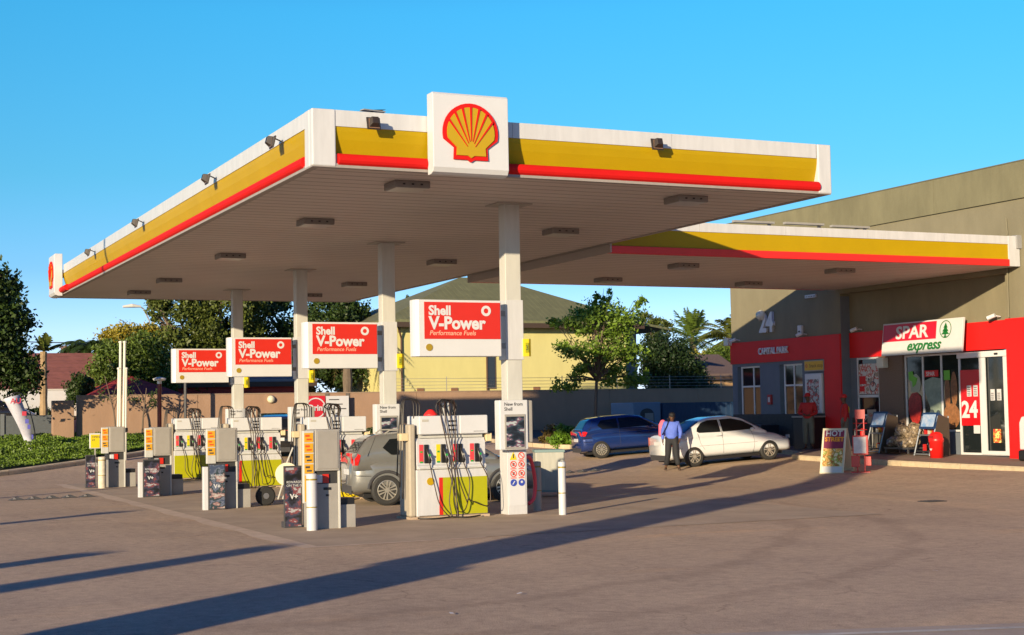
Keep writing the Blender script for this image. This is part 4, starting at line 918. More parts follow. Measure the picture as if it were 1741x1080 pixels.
# pile of wood bags
t = T('bag_pile', 'pile of clear plastic bags of firewood on a low rack between the display stands', 'bags', SP(9.02, -1.0, FLOORZ(8.1)-.01), -PI/2)
s = MB(); s.box(.02, 1.05, 0, .6, .12, .17)
for x in (.05, .98):
    for y in (.02, .55): s.box(x, x+.04, y, y+.04, 0, .12)
s.build('rack', DGREY, t)
BAG = mat('wood_bag', (.33, .25, .16), .25, noise=.8, nscale=16, col2=(.05, .04, .03), bump=.9, bscale=20, coat=.5)
rr = random.Random(3)
for k, (x, y, z) in enumerate([(.25, .2, .32), (.62, .15, .30), (.92, .25, .32), (.30, .42, .44), (.75, .40, .50), (.50, .30, .62), (.85, .45, .66), (.30, .5, .60)]):
    bm = bmesh.new(); bmesh.ops.create_icosphere(bm, subdivisions=3, radius=1)
    for v in bm.verts:
        v.co *= 1+rr.uniform(-.14, .14); v.co.x *= .26; v.co.y *= .19; v.co.z *= .16
    bmesh.ops.rotate(bm, verts=bm.verts, matrix=Matrix.Rotation(rr.uniform(-.5, .5), 3, 'Y')); bmesh.ops.translate(bm, verts=bm.verts, vec=(x, y, z))
    me = bpy.data.meshes.new('bag'); bm.to_mesh(me); bm.free(); me.materials.append(BAG); o = bpy.data.objects.new('bag', me); COL.objects.link(o); o.parent = t
# red litter bin by the door
u, y = 11.5, -1.25; t = T('litter_bin', 'round-topped red litter bin in front of the door', 'bin', SP(u, y, FLOORZ(u)-.03), -PI/2)
s = MB(); s.lathe([(.001, 0), (.17, 0), (.185, .42), (.20, .44), (.20, .52), (.18, .54), (.17, .63), (.10, .69), (.001, .70)], (0, 0, 0), 2, 24); s.build('body', mat('bin_red', (.62, .012, .01), .35), t, smooth=True)
s = MB(); s.box(-.09, .09, -.192, -.165, .52, .60); s.build('flap', mat('bin_dark_red', (.30, .01, .01), .5), t); s = MB(); s.prism([(-.05, .26), (0, .20), (.05, .26)], 1, -.19, -.17); s.build('emblem', SIGNW, t)
# partial white machine at the right frame edge
t = T('white_dispenser', 'white rounded dispenser with black base cut by the right edge of view', 'dispenser', tuple(np.array(SP(14.15, -.9, FLOORZ(13)-.02))), -PI/2)
s = MB(); s.prism([(0, .28), (0, .95), (.08, 1.10), (.3, 1.12), (.8, 1.12), (.8, .28)], 1, 0, .5); s.build('body', SIGNW, t, bevel=.03); s = MB(); s.box(-.05, .9, -.02, .55, 0, .27); s.build('base', BLACK, t, bevel=.05)
s = MB(); s.box(-.03, .0, .1, .2, .5, .9); s.build('red_strip', SHOPRED, t)

# A-board and red newspaper stand at the kerb
p = np.array([16.2, 9.75, 0]); p[2] = gh(p[0], p[1])
t = T('sandwich_board', 'white sandwich board with a burger poster standing on the forecourt', 'sandwich board', p, -1.0)
WB = mat('board_cream', (.62, .58, .42), .6, noise=.1)
def leaf_panel(s, y0, y1, x0, x1, z1, th):
    s.add([(x0, y0, 0), (x1, y0, 0), (x1, y1, z1), (x0, y1, z1), (x0, y0+th, 0), (x1, y0+th, 0), (x1, y1+th, z1), (x0, y1+th, z1)], [(0, 1, 2, 3), (7, 6, 5, 4), (0, 4, 5, 1), (1, 5, 6, 2), (2, 6, 7, 3), (3, 7, 4, 0)])
s = MB(); leaf_panel(s, 0, .33, 0, .62, 1.12, .03); s.build('front_board', WB, t)
s = MB(); leaf_panel(s, .80, .37, 0, .62, 1.12, .03); s.build('back_board', WB, t)
def on(y, z, d): return y
def slab(s, x0, x1, z0, z1, d):
    f = lambda z: .33*z/1.12-d
    s.add([(x0, f(z0), z0), (x1, f(z0), z0), (x1, f(z1), z1), (x0, f(z1), z1)], [(0, 1, 2, 3)])
s = MB(); slab(s, .05, .57, .18, 1.07, .004); s.build('poster', mat('board_purple', (.22, .02, .07), .4, noise=.3), t)
s = MB(); slab(s, .05, .57, .18, .62, .007); s.build('food_picture', poster('burger_picture', [(.60, .32, .06), (.75, .52, .20), (.35, .12, .03), (.30, .35, .05), (.7, .6, .4)], 9), t)
s = MB(); slab(s, .05, .57, .03, .17, .005); s.build('lower_strip', SIGNW, t)
text('headline', 'HOT', .20, (.09, .33*.93/1.12-.012, .93), (PI/2-.286, 0, 0), SIGNW, t, .001, .004); text('headline', 'STREET', .15, (.08, .33*.80/1.12-.012, .80), (PI/2-.286, 0, 0), mat('orange_text', (.75, .30, .02), .4), t, .001, .006)
s = MB(); s.tube([(.31, .1, .5), (.31, .66, .5)], .01, 5); s.build('stay', STEEL, t)
p = np.array([16.75, 9.05, 0]); p[2] = gh(p[0], p[1])
t = T('newspaper_stand', 'bright red newspaper stand on thin legs beside the sandwich board', 'newspaper stand', p, -.75)
RS = mat('stand_red', (.50, .012, .015), .35)
s = MB()
for x in (.06, .24): s.tube([(x, .1, 0), (x, .1, 1.55)], .018, 6)
s.tube([(-.08, -.06, .01), (.38, -.06, .01)], .02, 6); s.tube([(.06, -.08, .01), (.06, .30, .01)], .018, 6); s.tube([(.24, -.08, .01), (.24, .30, .01)], .018, 6); s.build('frame', RS, t)
s = MB(); s.box(.03, .27, .09, .12, 1.33, 1.56); s.build('header', RS, t); s = MB(); s.tube([(-.02, .08, 1.22), (.32, .08, 1.22)], .008, 5); s.build('crossbar', RS, t); s = MB(); s.tube([(-.02, .08, 1.06), (.32, .08, 1.06)], .008, 5); s.build('crossbar', RS, t)
s = MB(); s.box(-.04, .34, -.02, .07, .44, .92); s.build('front_box', RS, t, bevel=.01); s = MB(); s.box(-.01, .29, -.027, -.021, .48, .88); s.build('newspaper', mat('newsprint', (.62, .58, .58), .7, noise=.25, nscale=12), t)
s = MB(); s.box(-.08, .12, .0, .16, .14, .42); s.box(.26, .40, .02, .14, .17, .40); s.build('side_pocket', RS, t, bevel=.008)

# ------------------------------------------------------------------ cars
def patch(poly, fn, step=.06):
    """planar polygon (u,v) cut into a fine grid and laid on the surface fn(u,v)->xyz"""
    bm = bmesh.new(); bm.faces.new([bm.verts.new((p[0], p[1], 0)) for p in poly])
    for ax in (0, 1):
        lo = min(p[ax] for p in poly); hi = max(p[ax] for p in poly); k = int((hi-lo)/step)+1
        for i in range(1, k):
            c = [0, 0, 0]; c[ax] = lo+(hi-lo)*i/k; n = [0, 0, 0]; n[ax] = 1
            bmesh.ops.bisect_plane(bm, geom=bm.verts[:]+bm.edges[:]+bm.faces[:], plane_co=c, plane_no=n)
    bm.verts.index_update()
    return [fn(v.co.x, v.co.y) for v in bm.verts], [tuple(v.index for v in f.verts) for f in bm.faces]
def curve_fn(pts):
    xs_, zs_ = zip(*pts); X = np.linspace(xs_[0], xs_[-1], 400); Z = np.interp(X, xs_, zs_); k = 11
    Zp = np.pad(Z, k, mode='edge'); Zs = np.convolve(Zp, np.ones(2*k+1)/(2*k+1), 'same')[k:-k]
    return lambda x: float(np.interp(x, X, Zs))
def car(label, loc, rz, paint, spec, dy=0):
    L, W0, zs_f, zt_f = spec['L'], spec['W'], curve_fn(spec['shoulder']), curve_fn(spec['roof'])
    gx0, gx1 = spec['roof'][0][0], spec['roof'][-1][0]
    zb = .22; ZR = max(p[1] for p in spec['roof'])
    def Wf(x):
        e = abs(2*x/L-1); return W0*(1-.17*e**7)
    def yl(x, z):
        zt = zs_f(x); zm = (zb+zt)/2; hb = (zt-zb)/2; q = min(.999, abs(z-zm)/hb); return Wf(x)*(1-q**3.6)**(1/3.6)*(1-.02*math.cos(6*(z-zm)))
    Z0 = .72
    def Gf(x, z): return (W0-.045)*(1-.13*max(0, x-2.4))-.24*max(0, (z-.92))/(ZR-.92)*1.0
    def yg(x, z):
        zt = zt_f(x); q = (z-Z0)/(zt-Z0)
        if q >= .999: return 0.02
        return Gf(x, z)*(1-max(0, q)**9)**(1/9)
    def side(x, z):
        a = yl(x, z) if zb < z < zs_f(x) else 0
        b = yg(x, z) if (gx0 <= x <= gx1 and z < zt_f(x)) else 0
        return max(a, b)
    t = T('parked_car', label, 'car', loc, rz)
    # lower shell
    s = MB(); NX = 44; NA = 15; rings = []
    xs_ = [L*(i/NX) for i in range(NX+1)]
    vs_ = []
    for x in xs_:
        zt = zs_f(x); zm = (zb+zt)/2; hb = (zt-zb)/2
        e = 1 if 0 < x < L else .965
        half = []
        for k in range(NA+1):
            a = -PI/2+PI*k/NA; q = math.copysign(abs(math.sin(a))**(2/3.6), math.sin(a)); z = zm+hb*q*e
            half.append((Wf(x)*e*max(0, math.cos(a))**(2/3.6)*(1-.02*math.cos(6*(z-zm))), z))
        ringp = [(x, y, z) for y, z in half]+[(x, -y, z) for y, z in half[::-1]]
        vs_ += ringp
    M = 2*(NA+1)
    fs = [(i*M+j, i*M+(j+1) % M, (i+1)*M+(j+1) % M, (i+1)*M+j) for i in range(NX) for j in range(M)]+[tuple(range(M))[::-1], tuple(range(NX*M, NX*M+M))]
    s.add(vs_, fs); lower = s.build('body', [paint, BLACK], t, smooth=True)
    ax = spec['axles']
    for x in ax:   # wheel housings cut out of the body
        for sd in (1, -1):
            c = MB(); c.lathe([(.001, (W0-.24)*sd), (.345, (W0-.24)*sd), (.345, (W0+.2)*sd), (.001, (W0+.2)*sd)], (x, 0, .31), 1, 30); co = c.build('cut', BLACK)
            bm = bmesh.new(); bm.from_mesh(co.data); bmesh.ops.recalc_face_normals(bm, faces=bm.faces); bm.to_mesh(co.data); bm.free()
            bm = bmesh.new(); bm.from_mesh(lower.data); bmesh.ops.remove_doubles(bm, verts=bm.verts, dist=.0004); bmesh.ops.recalc_face_normals(bm, faces=bm.faces); bm.to_mesh(lower.data); bm.free()
            md = lower.modifiers.new('b', 'BOOLEAN'); md.operation = 'DIFFERENCE'; md.object = co; md.solver = 'EXACT'
            dg = bpy.context.evaluated_depsgraph_get(); dg.update(); me = bpy.data.meshes.new_from_object(lower.evaluated_get(dg))
            lower.modifiers.clear(); old = lower.data; lower.data = me; bpy.data.meshes.remove(old); bpy.data.objects.remove(co)
    lower.data.name = 'body'
    md = lower.modifiers.new('wn', 'WEIGHTED_NORMAL') if False else None
    # greenhouse shell
    s = MB(); vs_ = []; xs2 = [gx0+(gx1-gx0)*i/36 for i in range(37)]; NA2 = 16
    for x in xs2:
        zt = zt_f(x); half = []
        for k in range(NA2+1):
            a = PI/2*k/NA2; q = math.sin(a)**(2/6); z = Z0+(zt-Z0)*math.sin(a)**(2/9); half.append((Gf(x, z)*max(0, math.cos(a))**(2/9), z))
        vs_ += [(x, y, z) for y, z in half]+[(x, -y, z) for y, z in half[::-1]]
    M = 2*(NA2+1)
    fs = [(i*M+j, i*M+(j+1) % M, (i+1)*M+(j+1) % M, (i+1)*M+j) for i in range(36) for j in range(M)]+[tuple(range(M))[::-1], tuple(range(36*M, 37*M))]
    s.add(vs_, fs); s.build('cabin', paint, t, smooth=True)
    for poly in spec['windows']:
        for sd in (1, -1):
            v_, f_ = patch(poly, lambda u, v: (u, sd*(yg(u, v)+.006), v)); s = MB(); s.add(v_, f_); s.build('side_window', GLASS2, t, smooth=True)
    for nm, (xa, xb, fr) in (('rear_window', spec['rearglass']), ('windscreen', spec['screen'])):
        def fz(x, y):
            zt = zt_f(x); g_ = Gf(x, zt-.02); q = min(.999, abs(y)/g_); z = Z0+(zt-Z0)*(1-q**9)**(1/9)
            dz = (zt_f(x+.02)-zt_f(x-.02))/.04; n_ = 1/math.hypot(1, dz); return (x-dz*n_*.008, y, z+n_*.008)
        wv = lambda x: Gf(x, zt_f(x))*fr
        poly = [(xa, -wv(xa)), (xb, -wv(xb)), (xb, wv(xb)), (xa, wv(xa))]
        v_, f_ = patch(poly, fz, .07); s = MB(); s.add(v_, f_); s.build(nm, GLASS2, t, smooth=True)
    # wheels
    for x in ax:
        for sd in (1, -1):
            r = .315; y0 = sd*(W0-.20); y1 = sd*(W0-.005)
            s = MB(); s.lathe([(.19, y0), (.27, y0), (r, y0+sd*.03), (r, y1-sd*.03), (.27, y1), (.205, y1-sd*.002), (.19, y1-sd*.03)], (x, 0, r), 1, 36); wh = s.build('wheel', TYRE, t)
            s = MB(); s.lathe([(.001, y1-sd*.07), (.19, y1-sd*.07), (.205, y1-sd*.01), (.19, y1-sd*.006), (.18, y1-sd*.06), (.001, y1-sd*.065)], (x, 0, r), 1, 30)
            n_ = spec.get('spokes', 5)
            for k in range(n_):
                a = 2*PI*k/n_+.3
                for w_ in ((-.035, -.012), (.012, .035)) if n_ > 5 or True else ((-.02, .02),):
                    d = (math.cos(a), math.sin(a)); e_ = (-d[1], d[0])
                    pts = [(x+d[0]*ra+e_[0]*wv_*sc, r+d[1]*ra+e_[1]*wv_*sc) for ra, wv_, sc in ((.04, w_[0], .8), (.185, w_[0], 1.5), (.185, w_[1], 1.5), (.04, w_[1], .8))]
                    ya, yb = sorted((y1-sd*.05, y1-sd*.012)); s.prism(pts, 1, ya, yb)
            ya, yb = sorted((y1-sd*.06, y1-sd*.008)); s.lathe([(.001, ya), (.05, ya), (.05, yb), (.001, yb)], (x, 0, r), 1, 14)
            s.build('rim', RIM, wh)
    # trims
    def line_on(name, pts, m, r=.006, dy_=.001):
        for sd in (1, -1):
            P = []
            for (a, b) in zip(pts[:-1], pts[1:]):
                k = max(2, int(math.hypot(b[0]-a[0], b[1]-a[1])/.05))
                for i in range(k): u = a[0]+(b[0]-a[0])*i/k; v = a[1]+(b[1]-a[1])*i/k; P.append((u, sd*(side(u, v)+dy_), v))
            P.append((pts[-1][0], sd*(side(*pts[-1])+dy_), pts[-1][1])); s = MB(); s.tube(P, r, 5); s.build(name, m, t)
    SEAM = mat('seam_dark', (.008, .008, .01), .6)
    for pts in spec['seams']: line_on('door_seam', pts, SEAM, .0045, -.001)
    for (hx, hz) in spec['handles']:
        for sd in (1, -1):
            y = side(hx, hz); s = MB(); s.box(hx-.09, hx+.09, min(sd*(y-.01), sd*(y+.035)), max(sd*(y-.01), sd*(y+.035)), hz-.014, hz+.014); s.build('door_handle', paint, t, bevel=.008)
    s = MB(); s.box(ax[0]+.33, ax[1]-.33, -W0+.05, W0-.05, .17, .25); s.build('sill', BLACK, t)
    s = MB(); s.box(.25, L-.25, -W0+.26, W0-.26, .16, .24); s.build('underbody', BLACK, t)
    TL = mat('tail_lamp', (.55, .015, .012), .12, coat=.6) if 'tailmat' not in spec else mat('tail_lamp_pale', (.40, .12, .10), .12, coat=.6)
    for sd in (1, -1):
        z0, z1, xl = spec['tail']
        v_, f_ = patch([(.0, z0), (xl*.6, z0), (xl, z1-.03), (xl*.7, z1), (0, z1)], lambda u, v: (u, sd*(side(u, v)+.008), v), .04)
        s = MB(); s.add(v_, f_); y = Wf(0)*.965
        s.box(-.014, .0, min(sd*(y-.10), sd*(y-.02)), max(sd*(y-.10), sd*(y-.02)), z0+.04, z1); s.build('tail_light', TL, t)
        z0, z1, xl = spec['head']
        v_, f_ = patch([(L, z0), (L-xl*.6, z0), (L-xl, z1), (L, z1-.05)], lambda u, v: (u, sd*(side(min(u, L-.001), v)+.008), v), .04)
        s = MB(); s.add(v_, f_); s.box(L, L+.012, min(sd*(y-.24), sd*(y-.02)), max(sd*(y-.24), sd*(y-.02)), z0, z1-.06); s.build('headlight', mat('lamp_clear', (.35, .36, .36), .08, coat=.8), t)
        mx_ = spec['mirror']; y = side(mx_, .97)
        s = MB(); s.tube([(mx_, sd*(y-.02), .96), (mx_+.01, sd*(y+.06), 1.0), (mx_, sd*(y+.17), 1.01)], [.02, .06, .045], 8); s.build('mirror', paint, t, smooth=True)
    s = MB(); s.box(-.018, -.002, -.25, .25, spec['plate'], spec['plate']+.11); s.build('number_plate', mat('plate_white', (.55, .56, .58), .4), t)
    s = MB(); s.box(-.012, .0, -W0*.7, W0*.7, .24, .40); s.build('rear_bumper_insert', DGREY, t); s = MB(); s.box(L, L+.01, -W0*.6, W0*.6, .28, .46); s.build('grille', DGREY, t)
    if 'cladding' in spec:
        for x in ax:
            for sd in (1, -1):
                s = MB(); P = [(x+.375*math.cos(a), sd*(side(x+.37*math.cos(a), .31+.375*math.sin(a))+.004), .31+.375*math.sin(a)) for a in np.linspace(.1, PI-.1, 14)]; s.tube(P, .03, 6); s.build('arch_cladding', DGREY, t)
    if 'rails' in spec:
        for sd in (1, -1):
            s = MB(); s.tube([(spec['rails'][0], sd*.52, ZR-.03), (spec['rails'][0]+.1, sd*.52, ZR+.04), (spec['rails'][1]-.1, sd*.52, ZR+.04), (spec['rails'][1], sd*.52, ZR-.03)], .016, 6); s.build('roof_rail', LGREY, t)
    return t
HATCH = dict(L=3.92, W=.84, axles=(.68, 3.14), shoulder=[(0, .98), (.2, 1.0), (1.5, .98), (2.9, .97), (3.1, .95), (3.6, .84), (3.92, .68)],
    roof=[(.02, .96), (.30, 1.34), (.45, 1.42), (1.0, 1.465), (1.8, 1.465), (2.25, 1.40), (3.02, .96)],
    windows=[[(.78, 1.02), (.62, 1.16), (.78, 1.33), (1.36, 1.365), (1.36, 1.02)], [(1.42, 1.02), (1.42, 1.365), (1.85, 1.37), (2.22, 1.32), (2.72, 1.04), (2.72, 1.02)]],
    rearglass=(.10, .32, .80), screen=(2.36, 2.96, .86), seams=[[(1.39, 1.37), (1.39, .40), (1.0, .30)], [(2.45, 1.0), (2.52, .6), (2.45, .30)], [(.5, 1.38), (.3, 1.0)], [(.02, .62), (.36, .60)], [(.9, .83), (2.8, .80)]],
    handles=[(1.22, .88), (2.12, .87)], tail=(.82, .98, .22), head=(.62, .78, .42), mirror=2.60, plate=.62, spokes=8)
SEDAN = dict(L=4.22, W=.85, axles=(.82, 3.40), shoulder=[(0, 1.0), (.15, 1.03), (.6, 1.03), (1.2, .98), (3.0, .96), (3.25, .93), (3.8, .82), (4.22, .66)],
    roof=[(.52, .99), (.90, 1.22), (1.25, 1.40), (1.6, 1.465), (2.2, 1.47), (2.65, 1.37), (3.42, .92)],
    windows=[[(.98, 1.06), (1.02, 1.16), (1.20, 1.31), (1.45, 1.375), (1.78, 1.375), (1.78, 1.0), (1.05, 1.02)], [(1.85, 1.0), (1.85, 1.375), (2.25, 1.375), (2.60, 1.29), (2.95, 1.10), (3.02, 1.0)]],
    rearglass=(.62, 1.18, .86), screen=(2.74, 3.36, .86), seams=[[(1.82, 1.37), (1.82, .35)], [(2.86, .98), (2.9, .6), (2.86, .30)], [(1.0, 1.0), (1.05, .7), (1.18, .5)], [(1.0, .62), (3.0, .60)], [(.02, .60), (.45, .58)], [(3.45, .90), (4.1, .74)]],
    handles=[(1.68, .90), (2.66, .88)], tail=(.66, .94, .20), head=(.62, .78, .45), mirror=2.84, plate=.70, spokes=5)
BLUEP = mat('car_paint_blue', (.012, .036, .17), .22, metal=.35, coat=1, noise=.05)
WHITEP = mat('car_paint_white', (.62, .64, .67), .3, coat=1, noise=.04)
GREYP = mat('car_paint_grey', (.20, .205, .20), .3, metal=.35, coat=1, noise=.05)
def place_car(label, wx, wy, head, paint, spec, sc=1.0):
    """rear near-side wheel contact at wx,wy; head = heading angle"""
    a = spec['axles'][0]*sc; wb = (spec['axles'][1]-spec['axles'][0])*sc; d = np.array([math.cos(head), math.sin(head)]); n = np.array([-d[1], d[0]])
    o = np.array([wx, wy])-d*a+n*(spec['W']-.1)*sc
    zr = gh(wx, wy); f = np.array([wx, wy])+d*wb; zf = gh(*f)
    t = car(label, (o[0], o[1], zr-(zf-zr)/wb*a), head, paint, spec)
    t.rotation_euler = (0, -math.atan2(zf-zr, wb), head); t.scale = (sc, sc, sc); return t
place_car('white four-door saloon car parked behind the walking man', 16.02, 15.35, -.10, WHITEP, dict(SEDAN, tailmat=1), .93)
place_car('metallic dark blue hatchback parked left of the white saloon', 16.55, 21.85, -.22, BLUEP, HATCH, .925)
GH_ = dict(HATCH); GH_.update(cladding=1, rails=(.7, 2.2), tail=(.82, 1.05, .16), spokes=6)
place_car('grey hatchback with roof rails refuelling between the nearest two pumps', 3.55, 6.7, -.16, GREYP, GH_, .98)
pc = PY(448, 712, 29.5); tcar = place_car('dark hatchback with roof rails mostly hidden behind the third island pump', pc[0]+1.2, 29.5, 1.35, mat('car_paint_black', (.02, .02, .022), .2, coat=1), dict(HATCH, rails=(.7, 2.2)))

# ------------------------------------------------------------------ people
def skin_mesh(name, chains, m, parent, sub=1, root=0):
    """chains: lists of (point, radius); points closer than 1 mm are shared"""
    vs_, rs, es = [], [], []
    def vid(p, r):
        for i, q in enumerate(vs_):
            if (Vector(p)-Vector(q)).length < .001: return i
        vs_.append(tuple(p)); rs.append(r if isinstance(r, tuple) else (r, r)); return len(vs_)-1
    for ch in chains:
        ids = [vid(p, r) for p, r in ch]
        es += list(zip(ids[:-1], ids[1:]))
    me = bpy.data.meshes.new(name); me.from_pydata(vs_, es, []); o = bpy.data.objects.new(name, me); COL.objects.link(o)
    sk = o.modifiers.new('skin', 'SKIN'); sk.use_smooth_shade = True; sb = o.modifiers.new('sub', 'SUBSURF'); sb.levels = sub; sb.render_levels = sub
    for i, r in enumerate(rs): me.skin_vertices[0].data[i].radius = r
    me.skin_vertices[0].data[root].use_root = True
    dg = bpy.context.evaluated_depsgraph_get(); dg.update(); me2 = bpy.data.meshes.new_from_object(o.evaluated_get(dg)); o.modifiers.clear(); o.data = me2; bpy.data.meshes.remove(me); me2.name = name
    me2.materials.clear(); me2.materials.append(m); me2.polygons.foreach_set('use_smooth', [True]*len(me2.polygons)); o.parent = parent; return o
def person(label, loc, rz, J, shirt, trousers, shoe, cap, sc=1.0, skin=SKIN, build=1.0):
    """J: joints (x right, y back, z up); figure faces -y"""
    t = T('person', label, 'person', loc, rz); t.scale = (sc, sc, sc)
    P = lambda k: Vector(J[k]); B = build
    pel, chest, neck, head = P('pelvis'), P('chest'), P('neck'), P('head')
    ch = [[(pel, (.13*B, .105*B)), ((pel+chest)/2, (.135*B, .115*B)), (chest, (.15*B, .105*B)), (chest.lerp(neck, .7), (.08, .07)), (neck, .052), (head-Vector((0, 0, .07)), (.062, .070)), (head, (.076, .092)), (head+Vector((0, .01, .08)), (.066, .080))]]
    hands = []
    for s_ in ('l', 'r'):
        sh, el, wr = P('sho_'+s_), P('elb_'+s_), P('wri_'+s_)
        ch.append([(chest, (.15*B, .105*B)), (sh, .062*B), (sh.lerp(el, .5), .05*B), (el, .042*B), (el.lerp(wr, .5), .036), (wr, .026)])
        d = (wr-el).normalized(); sd = 1 if s_ == 'l' else -1
        fwd = Vector((0, -1, 0)); fwd = (fwd-d*fwd.dot(d)).normalized(); palm = wr+d*.055
        ch.append([(wr, .026), (palm, (.030, .018))])
        for k, (ln, off) in enumerate(((.060, .026), .068 and (.070, .009), (.066, -.009), (.050, -.026))):
            b0 = palm+d*.025+fwd*off; inward = Vector((-sd*.3 if True else 0, 0, 0))
            ch.append([(palm, (.030, .018)), (b0, .010), (b0+d*ln*.55+inward*.03, .0085), (b0+d*ln*.95+inward*.09, .007)])
        ch.append([(palm, (.030, .018)), (wr+d*.03+fwd*.038, .011), (wr+d*.065+fwd*.052, .009)])
        hip, kn, an, toe = P('hip_'+s_), P('kne_'+s_), P('ank_'+s_), P('toe_'+s_)
        ch.append([(pel, (.13*B, .105*B)), (hip, .088*B), (hip.lerp(kn, .5), .075*B), (kn, .056*B), (kn.lerp(an, .4), .052*B), (an, .036), (an.lerp(toe, .7)-Vector((0, 0, .02)), (.036, .024)), (toe, (.028, .018))])
    body = skin_mesh('body', ch, skin, t, 2)
    # face
    hd = head; f = Vector(J.get('face', (0, -1, 0))).normalized(); rgt = Vector((f.y, -f.x, 0))
    s = MB(); s.tube([hd+f*.085+Vector((0, 0, .03)), hd+f*.112-Vector((0, 0, .01)), hd+f*.09-Vector((0, 0, .02))], [.008, .015, .008], 8); s.build('nose', skin, t, smooth=True)
    for q in (-1, 1):
        e = hd+f*.084+rgt*(.031*q)+Vector((0, 0, .022)); s = MB(); s.lathe([(.001, -.006), (.010, -.003), (.010, .003), (.001, .006)], tuple(e), 2, 8); s.build('eye', mat('eye_dark', (.02, .015, .012), .2), t, smooth=True)
        e = hd+rgt*(.078*q)+Vector((0, .005, 0)); s = MB(); s.tube([e+Vector((0, 0, .03)), e+Vector((0, .012, .01)), e-Vector((0, 0, .025))], [.008, .013, .008], 6); s.build('ear', skin, t, smooth=True)
    s = MB(); s.tube([hd+f*.082+rgt*.022-Vector((0, 0, .05)), hd+f*.092-Vector((0, 0, .052)), hd+f*.082-rgt*.022-Vector((0, 0, .05))], .006, 6); s.build('mouth', mat('lip_brown', (.10, .03, .025), .5), t, smooth=True)
    s = MB(); s.lathe([(.088, 0), (.094, .02), (.094, .045), (.08, .085), (.045, .112), (.001, .12)], tuple(hd+Vector((0, .012, .035))), 2, 18)
    c0 = hd+Vector((0, 0, .045)); s.add([c0+rgt*-.07+f*.06, c0+rgt*.07+f*.06, c0+rgt*.055+f*.155-Vector((0, 0, .015)), c0-rgt*.055+f*.155-Vector((0, 0, .015)), c0+rgt*-.07+f*.06+Vector((0, 0, .012)), c0+rgt*.07+f*.06+Vector((0, 0, .012)), c0+rgt*.055+f*.155-Vector((0, 0, .005)), c0-rgt*.055+f*.155-Vector((0, 0, .005))],
        [(3, 2, 1, 0), (4, 5, 6, 7), (0, 1, 5, 4), (1, 2, 6, 5), (2, 3, 7, 6), (3, 0, 4, 7)])
    s.build('cap', cap, t, smooth=True)
    # clothes: looser copies of the limbs they cover
    c = .014
    tr_ = [[(pel+Vector((0, 0, .21)), (.150*B, .130*B)), (pel, (.158*B, .135*B))]]
    for s_ in ('l', 'r'):
        hip, kn, an = P('hip_'+s_), P('kne_'+s_), P('ank_'+s_); tr_.append([(pel, (.158*B, .135*B)), (hip, .105*B), (hip.lerp(kn, .5), .092*B), (kn, .076*B), (kn.lerp(an, .5), .070*B), (an.lerp(kn, .12), .066*B)])
    skin_mesh('trousers', tr_, trousers, t, 2, 1)
    sh_ = [[(pel+Vector((0, 0, -.01)), (.162*B, .142*B)), (pel+Vector((0, 0, .08)), (.168*B, .148*B)), ((pel+chest)/2, (.158*B, .135*B)), (chest, (.168*B, .122*B)), (chest.lerp(neck, .75), (.090*B, .075*B))]]
    for s_ in ('l', 'r'):
        sh, el, wr = P('sho_'+s_), P('elb_'+s_), P('wri_'+s_); full = J.get('sleeve', .9)
        seq = [(chest, (.168*B, .122*B)), (sh, .078*B), (sh.lerp(el, .5), .064*B)]
        if full > .5: seq += [(el, .056*B), (el.lerp(wr, .5), .048), (el.lerp(wr, full), .042)]
        else: seq += [(sh.lerp(el, .85), .060*B)]
        sh_.append(seq)
    skin_mesh('shirt', sh_, shirt, t, 2, 3)
    if False: s = MB(); s.tube([pel+Vector((-.15*B, 0, .055)), pel+Vector((-.10*B, -.11*B, .05)), pel+Vector((0, -.135*B, .05)), pel+Vector((.10*B, -.11*B, .05)), pel+Vector((.15*B, 0, .055))], .014, 6); s.build('belt', BLACK, t)
    for s_ in ('l', 'r'):
        an, toe = P('ank_'+s_), P('toe_'+s_)
        skin_mesh('shoe', [[(an-Vector((0, -.03, .03)), (.042, .036)), (an.lerp(toe, .5)-Vector((0, 0, .022)), (.044, .034)), (toe, (.036, .026))]], shoe, t, 2)
    return t
STAND = dict(pelvis=(0, 0, .93), chest=(0, -.01, 1.30), neck=(0, .0, 1.47), head=(0, -.02, 1.60), sho_l=(.19, 0, 1.39), elb_l=(.25, .02, 1.12), wri_l=(.27, -.05, .88), sho_r=(-.19, 0, 1.39), elb_r=(-.25, .02, 1.12), wri_r=(-.27, -.04, .88),
             hip_l=(.09, 0, .88), kne_l=(.10, -.02, .48), ank_l=(.11, .02, .09), toe_l=(.13, -.15, .035), hip_r=(-.09, 0, .88), kne_r=(-.10, -.02, .48), ank_r=(-.11, .02, .09), toe_r=(-.13, -.15, .035))
walk = dict(STAND, hip_l=(.10, 0, .88), wri_l=(.24, -.12, .92), elb_l=(.27, -.01, 1.14), elb_r=(-.27, .06, 1.13), wri_r=(-.27, .05, .90), kne_l=(.13, -.14, .49), ank_l=(.20, -.14, .10), toe_l=(.25, -.30, .045), kne_r=(-.12, .0, .48), ank_r=(-.20, .14, .10), toe_r=(-.23, -.02, .04), neck=(.02, -.04, 1.465), head=(.03, -.10, 1.585), face=(.2, -1, -.1))
px_, py_ = 15.05, 14.95
man = person('walking man in light blue shirt and dark trousers carrying a pink backpack', (px_, py_, gh(px_, py_)-.005), -.62, walk, mat('shirt_blue', (.085, .15, .60), .7, noise=.2, nscale=10, bump=.3, bscale=14), mat('trouser_black', (.012, .013, .018), .8), mat('shoe_brown', (.05, .03, .02), .5), mat('cap_black', (.012, .012, .015), .7), .94, build=1.24)
t = T('backpack', 'pink backpack slung on the walking man\'s shoulder', 'backpack', (px_, py_, gh(px_, py_)), -.62)
